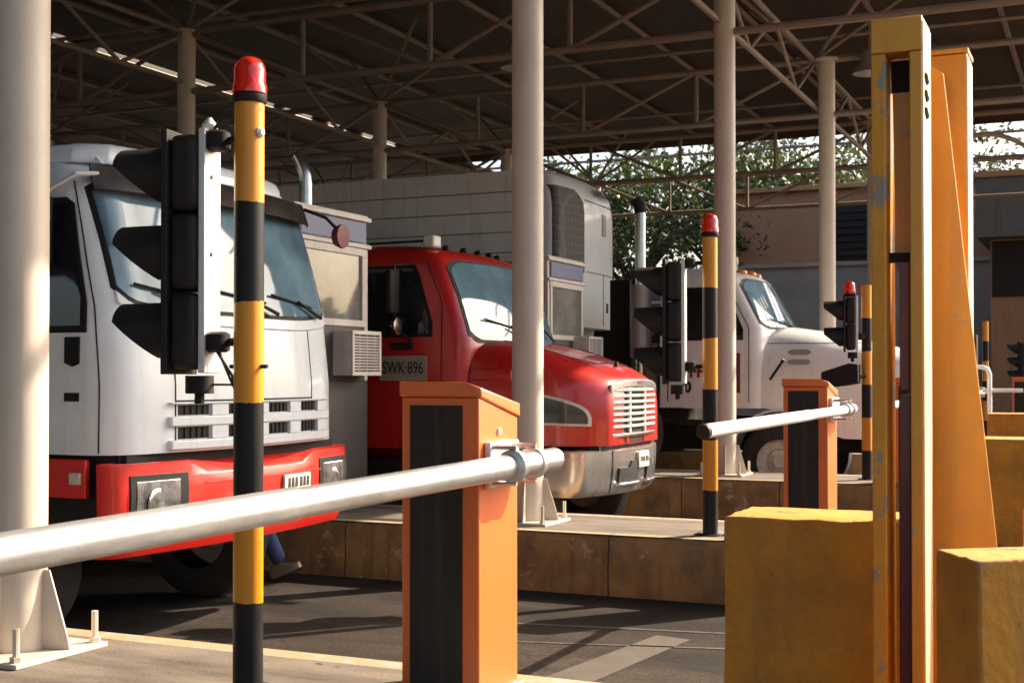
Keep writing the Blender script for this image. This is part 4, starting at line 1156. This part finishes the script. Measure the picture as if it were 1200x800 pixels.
sig1 = copy_tree(sig0); sig1.location = (-3.05, 9.66, 1.60); sig1['label'] = 'black three lamp signal in front of the white bonnet truck door'
sig3 = copy_tree(sig0); sig3.location = (-2.5, 26.9, 1.5); sig3['label'] = 'distant dark traffic signal right of the yellow sensor posts'
sig4 = copy_tree(sig0); sig4.location = (-1.95, 32.4, 1.5); sig4['label'] = 'most distant dark traffic signal near the right edge'
sig2 = make_signal('short black signal with two visors beside the far orange barrier', 2)
sig2.location = (-2.78, 15.5, 2.0 - .06); sig2.rotation_euler = (0, 0, SG)
bpy.context.view_layer.update()
bracket(sig0, POST[0], (1.78, 2.56)); bracket(sig1, POST[1], (1.72, 2.5)); bracket(sig2, POST[2], (2.1,))
b = MB(); b.tube([(.12, -.02, .08), (.18, -.02, -.05), (.22, -.02, -.12), (.28, .0, -.14)], .006, 6); b.build('signal_cable', M['rubber'], sig0)
b = MB(); b.tube([(.12, -.04, .08), (.19, -.04, -.02), (.2, -.03, -.10), (.28, .0, -.125)], .006, 6); b.build('signal_cable', M['rubber'], sig0)
b = MB(); b.tube([(.06, 0, -.055), (.28, .0, -.055)], .005, 6); b.build('earth_wire', M['rubber'], sig0)
b = MB(); b.tube([(.10, -.03, .93), (.17, -.05, 1.0), (.21, -.02, 1.02), (.25, .0, .96), (.22, .02, .90), (.28, 0, .86)], .007, 6); b.build('signal_cable', M['rubber'], sig0)
b = MB(); b.lathe([(.03, .935), (.032, .955), (.02, .97), (.008, .985)], 10, (.08, -.02, 0)); b.build('upper_boss', M['alu'], sig0)
# black hooded box on the third post
hb = thing('hooded_camera', 'black hooded box reaching from the striped post towards the far orange barrier', 'camera', (-2.72, 15.42, 1.52))
b = MB()
b.rings([[(x, -.09, z0), (x, .09, z0), (x, .09, z1), (x, -.09, z1)] for x, z0, z1 in ((-.36, -.02, .17), (-.05, .02, .27), (.06, .04, .26))])
b.build('hood', M['black'], hb, .01)
b = MB(); b.tube([(.04, 0, .12), (.12, .1, .12)], .02, 8); b.build('bracket', M['black'], hb)

# ------------------------------------------------------------------ boom barriers
def make_barrier(label, arm_len, hz, arm_mat, r, yaw, pitch):
    """origin at island level, front near right corner of the cabinet; x to the drive direction, y away"""
    t = thing('boom_barrier', label, 'barrier', group='orange boom barriers with pipe arms')
    w, d, h, hr = .322, .345, 1.115, 1.035
    b = MB(); b.prism([(0, 0), (d, 0), (d, hr), (0, h)], 'x', -w, 0); b.build('cabinet', M['orange'], t, .006)
    b = MB(); b.box(-w + .036, -.066, -.005, .0, .02, h - .03); b.build('front_panel', M['panel'], t, .002)
    b = MB()
    o, lt = .008, .058
    sl = lambda y: h + (hr - h) * y / d
    foot = [(-w - o, -o), (-.05, -o), (o, -o + .012), (o, d + o), (-w - o, d + o)]
    drop = [0, 0, .022, .004, 0]
    b.rings([[(x, y, sl(y) + .0015) for x, y in foot], [(x, y, sl(y) + lt - q) for (x, y), q in zip(foot, drop)]]); b.build('lid', M['orange'], t, .006)
    b = MB(); b.lathe([(.014, .001), (.014, .008)], 12, (.0, .17, h - .13), 'x'); b.build('key_lock', M['alu'], t)
    b = MB(); b.box(.001, .028, .04, .30, hz - .085, hz + .085); br = b.build('arm_mount', M['alu'], t, .006)
    ax = .11
    for y in (.06, .24):
        b = MB(); b.lathe([(r + .009, -.02), (r + .014, -.018), (r + .014, .018), (r + .009, .02)], 20, (ax, y, hz), 'y'); b.build('clamp', M['galv'], br)
        for sz in (-1, 1):
            b = MB(); b.tube([(.02, y, hz + sz * .066), (ax + .015, y, hz + sz * .066)], .009, 8); b.build('clamp_bolt', M['galv'], br)
    b = MB(); b.tube([(0, .235, 0), (0, .23, 0), (0, -1.32, 0)], [r * .86, r, r], 24); ar = b.build('arm', arm_mat, t, smooth=50)
    ar.location = (ax, .16, hz); ar.rotation_euler = (pitch, 0, yaw)
    b = MB(); b.tube([(0, -1.30, 0), (0, -1.31, 0), (0, -arm_len, 0)], [r, r * 1.08, r * 1.08], 24); b.build('arm_sleeve', arm_mat, ar, smooth=50)
    b = MB(); b.lathe([(.002, -.012), (r + .001, -.01), (r * 1.12, .0), (r * 1.12, .03)], 24, (0, -arm_len, 0), 'y'); b.build('end_cap', M['black'], ar)
    b = MB(); b.box(-w - .02, .02, -.02, d + .02, 0, .012); b.build('base_plate', M['steel_fan'], t, .002)
    return t
bar1 = make_barrier('nearest orange boom barrier with dark front panel and long galvanised pipe arm', 3.7, .865, M['galv'], .045, R(-6.4), R(1.7))
bar1.location = (-2.12, 4.36, .455)
bar2 = make_barrier('orange boom barrier beyond the ochre wall with a black tipped white arm', 3.7, .95, M['armwhite'], .033, 0, R(.3))
bar2.location = (-1.88, 9.6, .455)
dup(bar2, (-1.90, 20.75, .455), 'small distant orange barrier just right of the yellow sensor posts')
dup(bar2, (-1.9, 15.15, .455), 'orange barrier on the third island behind the slotted yellow sensor post')
dup(bar2, (-1.42, 26.3, .455), 'most distant orange barrier at the right edge of the photo')
# bent tube guard by the far barrier
g = MB()
pts = [(0, 0, 0), (0, 0, .9)] + [(.12 - .12 * math.cos(a), 0, .9 + .12 * math.sin(a)) for a in np.linspace(.3, math.pi / 2, 5)]
g.tube([(.0, 0, 0), (.0, 0, 1.22), (.03, 0, 1.29), (.1, 0, 1.32), (.5, 0, 1.32)][::-1], .035, 10)
rl = tag(g.build('guard_rail', M['armwhite'], smooth=50), 'bent pale tube guard rail beside the small distant orange barrier', 'rail')
rl.location = (-1.66, 20.4, .455); rl.rotation_euler = (0, 0, R(180))
g = MB(); g.tube([(-.45, -.04, .98), (.1, -.04, .98)], .03, 10); g.build('lower_bar', M['armwhite'], rl)

# ------------------------------------------------------------------ yellow sensor posts (slotted), crash walls
def wobble_box(b, x0, x1, y0, y1, z0, z1, seed, n=(14, 3, 10), amp=.0035, mat=None):
    """box with slightly uneven faces, like cast and painted concrete"""
    rng = random.Random(seed)
    bm2 = bmesh.new()
    bmesh.ops.create_cube(bm2, size=1)
    bmesh.ops.subdivide_edges(bm2, edges=bm2.edges, cuts=7, use_grid_fill=True)
    for v in bm2.verts:
        c = v.co
        e = sum(abs(abs(q) - .5) < 1e-4 for q in c)
        a = amp * (1.6 if e >= 2 else 1)
        p = Vector((x0 + (c.x + .5) * (x1 - x0), y0 + (c.y + .5) * (y1 - y0), z0 + (c.z + .5) * (z1 - z0)))
        if e >= 2:                      # worn edges pulled in
            p -= Vector([math.copysign(a * rng.uniform(.3, 1.4), q) if abs(abs(q) - .5) < 1e-4 else 0 for q in c])
        else:
            p += Vector((rng.uniform(-1, 1), rng.uniform(-1, 1), rng.uniform(-1, 1))) * amp * .25
        v.co = mat @ p if mat is not None else p
    me = bpy.data.meshes.new('tmp'); bm2.to_mesh(me); bm2.free()
    b.bm.from_mesh(me); bpy.data.meshes.remove(me)
def crash_wall(label, loc, L, T_, H, seed, rz=0):
    b = MB(); wobble_box(b, 0, L, 0, T_, 0, H, seed)
    o = b.build('crash_wall', M['ochre'], None, .007, smooth=40)
    o.location = loc; o.rotation_euler = (0, 0, rz)
    return tag(o, label, 'wall', 'ochre painted concrete crash walls')
crash_wall('long low ochre concrete wall standing before the orange barrier, left of the yellow posts', (-1.07, 3.86, .45), .56, .34, .785, 1)
crash_wall('ochre concrete block in the lower right corner with a pale worn top', (-.285, 3.2, .45), 1.1, .21, .78, 2, R(36))
crash_wall('short ochre wall stub peeking above the corner block at the right edge', (-.19, 4.12, .45), .9, .22, .80, 3, R(20))
crash_wall('ochre wall on the second island right of the yellow gusset post', (-1.07, 9.42, .45), 4.5, .36, .78, 4)
crash_wall('distant ochre wall on the third island above the second island wall', (-1.25, 15.0, .45), 4.5, .36, .80, 5)
crash_wall('farthest ochre wall at the right edge under the distant signals', (-1.2, 20.6, .45), 4.5, .36, .78, 6)

SA = thing('sensor_post', 'slotted yellow steel sensor post with maroon strip inside and peeling paint', 'post', (-.58, 3.55, .45), group='tall yellow steel sensor posts')
Wd, Dp, Ht = .13, .16, 2.135
b = MB(); b.box(0, .037, 0, Dp, 0, Ht - .092); b.build('leg', M['peel'], SA, .003)
b = MB(); b.box(.098, Wd, 0, Dp, 0, Ht - .092); b.build('leg', M['yellow'], SA, .003)
b = MB(); b.box(0, Wd, 0, Dp, Ht - .09, Ht); hd = b.build('head_box', M['yellow'], SA, .003)
for k in range(3):
    b = MB(); b.tube([(Wd + .0025, .03, Ht - .15 - k * .045), (Wd + .0025, .065, Ht - .165 - k * .045)], .008, 6); b.build('vent_slot', M['black'], SA)
b = MB(); b.box(Wd + .0005, Wd + .0025, .004, Dp - .003, .02, Ht - .012); b.build('glare_plate', M['sunlit'], SA)  # added plate that carries the sun glare as a pale colour
b = MB(); b.box(.038, .097, .09, .096, Ht - .18, Ht - .093); b.build('back_plate', M['under'], SA)
b = MB()
P = [(.050, 1.53), (.097, 1.53), (.097, Ht - .18), (.042, Ht - .18)]
b.rings([[(x, y, z) for x, z in P] for y in (.088, .096)]); b.build('inner_gusset', M['yellow'], SA)
b = MB(); b.box(.037, .098, .05, .085, 1.50, 1.525); b.build('crossbar', M['black'], SA)
b = MB(); b.box(.066, .092, .03, .08, 1.16, 1.498); b.build('sensor_strip', M['pink'], SA, .003)
b = MB(); b.box(.064, .095, .025, .08, 0.0, 1.15); b.build('sensor_strip', M['maroon'], SA, .003)
b = MB(); b.box(-.04, Wd + .0, -.03, Dp + .04, 0, .012); b.build('base_plate', M['yellow'], SA, .002)
SB = thing('sensor_post', 'yellow steel sensor post with a tall tapering gusset plate, behind the slotted post', 'post', (-.505, 3.92, .45), group='tall yellow steel sensor posts')
b = MB(); b.box(0, .13, 0, .14, 0, 2.11); b.build('leg', M['yellow'], SB, .003)
b = MB(); b.box(.1302, .1318, .003, .137, .02, 2.10); b.build('glare_plate', M['sunlit'], SB)  # same painted glare on the rear post, as an added plate
b = MB(); b.box(-.003, .134, -.004, .144, 2.112, 2.125); b.build('cap_plate', M['yellow'], SB, .002)
for k in range(3):
    b = MB(); b.lathe([(.007, .1319), (.007, .1335)], 8, (0, .035, 1.98 - k * .055), 'x'); b.build('vent_hole', M['black'], SB)
b = MB()
P = [(.01, .0), (.285, .0), (.075, 2.04), (.02, 2.08)]
b.rings([[(x, y, z) for x, z in P] for y in (-.075, -.066)]); b.build('gusset', M['yellow'], SB, .002)
b = MB(); b.box(.01, .02, -.0655, -.001, 0, 2.05); b.build('web', M['yellow'], SB)

# ------------------------------------------------------------------ buildings beyond the lanes
BD = thing('brown_building', 'plain brown rendered building with a dark louvred window beyond the canopy', 'building', (-11.3, 41, 0))
b = MB(); b.box(0, 9.5, 0, 8, 5.1, 7.35); b.build('upper_wall', M['wallfar'], BD, .02)
b = MB(); b.box(.03, 9.47, .06, 7.9, 0, 5.099); b.build('lower_wall', M['wallgrey'], BD)
b = MB(); b.box(-.25, 9.75, -.3, 8.2, 7.351, 7.5); b.build('roof', M['wallfar'], BD, .02)
b = MB(); b.box(3.2, 4.55, -.03, -.002, 5.15, 6.85); wn_ = b.build('window', M['under'], BD)
for k in range(7):
    b = MB(); b.box(3.22, 4.53, -.09, -.03, 5.3 + k * .22, 5.33 + k * .22, Matrix.Identity(4)); b.build('louvre', M['black'], wn_)
b = MB(); b.box(-.02, 9.52, -.06, -.003, 5.02, 5.14); b.build('string_course', M['wallgrey'], BD)
b = MB(); b.box(6.1, 6.9, -.08, -.002, 5.3, 6.0); b.build('window', M['under'], BD)
KD = thing('service_building', 'low building with a deep grey sheet metal fascia and a lit yellowish window', 'building', (-2.95, 36, 0))
b = MB(); b.box(0, 9, .6, 7, 0, 5.2); b.build('wall', M['wallfar'], KD, .02)
b = MB(); b.box(-.3, 9.5, 0, 7.5, 5.201, 6.75); fs = b.build('fascia', M['fascia'], KD, .02)
for k in range(5):
    b = MB(); b.box(.25 + k * 1.9, .29 + k * 1.9, -.03, -.001, 5.22, 6.6); b.build('sheet_joint', M['fascia'], fs)
b = MB(); b.box(-.36, 9.56, -.06, 7.56, 6.751, 6.9); b.build('coping', M['wallfar'], KD)
b = MB(); b.box(.05, 8.8, .56, .598, 3.7, 5.15); b.build('recess', M['under'], KD)
b = MB(); b.box(1.28, 2.25, .52, .558, 3.85, 4.95); w_ = b.build('window', M['plate'], KD)
b = MB(); b.box(1.28, 2.25, .50, .519, 4.38, 4.43); b.build('glazing_bar', M['under'], w_)
# thin wire running off from the canopy corner
b = MB(); b.tube([(-3.2, 33.6, 7.0), (0, 36, 6.75), (4, 39, 6.5)], .02, 6); tag(b.build('overhead_wire', M['rubber']), 'thin dark wire crossing the white sky at the right', 'wire')

# ------------------------------------------------------------------ trees beyond the canopy
def make_tree(label, loc, h, cr, leaves, seed, mat, tw=.22):
    rng = np.random.default_rng(seed); pr = random.Random(seed)
    t = thing('broadleaf_tree', label, 'tree', loc, group='leafy trees beyond the canopy')
    b = MB()
    th = h * .38
    base = [(0, 0, -.1), (.05, 0, th * .4), (.12, .05, th * .75), (.1, .1, th)]
    b.tube(base, [tw * 1.25, tw, tw * .85, tw * .75], 10)
    tips = []
    for k in range(9):
        a = k * 2.4 + pr.uniform(-.3, .3)
        s = Vector((.1, .1, th * pr.uniform(.7, 1.0)))
        L = cr * pr.uniform(.6, 1.0)
        m1 = s + Vector((math.cos(a) * L * .45, math.sin(a) * L * .45, L * .5))
        e = s + Vector((math.cos(a) * L, math.sin(a) * L, L * pr.uniform(.45, 1.15)))
        b.tube([s, m1, e], [tw * .45, tw * .3, tw * .12], 7)
        tips += [m1 * .35 + e * .65, e]
        for q in range(3):
            a2 = a + pr.uniform(-1, 1); L2 = L * .5
            e2 = m1 + Vector((math.cos(a2) * L2, math.sin(a2) * L2, L2 * pr.uniform(-.1, .9)))
            b.tube([m1, e2], [tw * .2, tw * .07], 5); tips.append(e2)
    b.build('trunk', M['bark'], t, smooth=60)
    tips.append(Vector((.1, .1, h * .85)))
    nt_ = len(tips)
    T = np.array([list(p) for p in tips])
    # leaf clumps round the branch tips
    clumps = np.repeat(T, 3, axis=0) + rng.normal(0, cr * .18, (nt_ * 3, 3))
    idx = rng.integers(0, len(clumps), leaves)
    rad = rng.uniform(.35, .95, len(clumps))[idx][:, None]
    P = clumps[idx] + rng.normal(0, 1, (leaves, 3)) * rad * np.array([.62, .62, .42])
    s = rng.uniform(.07, .16, leaves)[:, None]
    d = rng.normal(0, 1, (leaves, 3)); d /= np.linalg.norm(d, axis=1)[:, None]
    e = np.cross(d, rng.normal(0, 1, (leaves, 3))); e /= np.linalg.norm(e, axis=1)[:, None]
    V = np.stack([P - d * s, P + e * s * .5, P + d * s, P - e * s * .5], 1).reshape(-1, 3)
    F = np.arange(leaves * 4).reshape(-1, 4)
    me = bpy.data.meshes.new('crown'); me.from_pydata(V.tolist(), [], F.tolist()); me.materials.append(mat)
    o = bpy.data.objects.new('crown', me); COL.objects.link(o); o.parent = t
    return t
make_tree('broad dark tree behind the exhaust stack of the white bonnet truck', (-15.0, 43, 0), 14.5, 4.8, 8800, 11, M['leaf'])
make_tree('tree beside the brown building, behind the column by the white bonnet truck', (-12.2, 45, 0), 14.5, 4.6, 7400, 12, M['leaf'])
make_tree('tall tree rising over the brown building roof', (-9.0, 54, 0), 16, 5.2, 9000, 13, M['leaf2'])
make_tree('tree over the service building end beside the yellow sensor posts', (-6.2, 56, 0), 14, 4.4, 7440, 18, M['leaf'])
make_tree('tree peeking under the canopy edge above the trailer nose', (-19.5, 45, 0), 14, 4.6, 6800, 14, M['leaf2'])
make_tree('bushy tree glimpsed left of the pale column above the trailer', (-25, 48, 0), 12, 4.6, 8680, 15, M['leaf'])
make_tree('low leafy tree behind the signal on the second island', (-13.6, 41.5, 0), 6, 2.3, 3800, 16, M['leaf'], .14)
make_tree('tree far left glimpsed beyond the cabover roof', (-33, 50, 0), 12, 4.8, 10000, 17, M['leaf'])
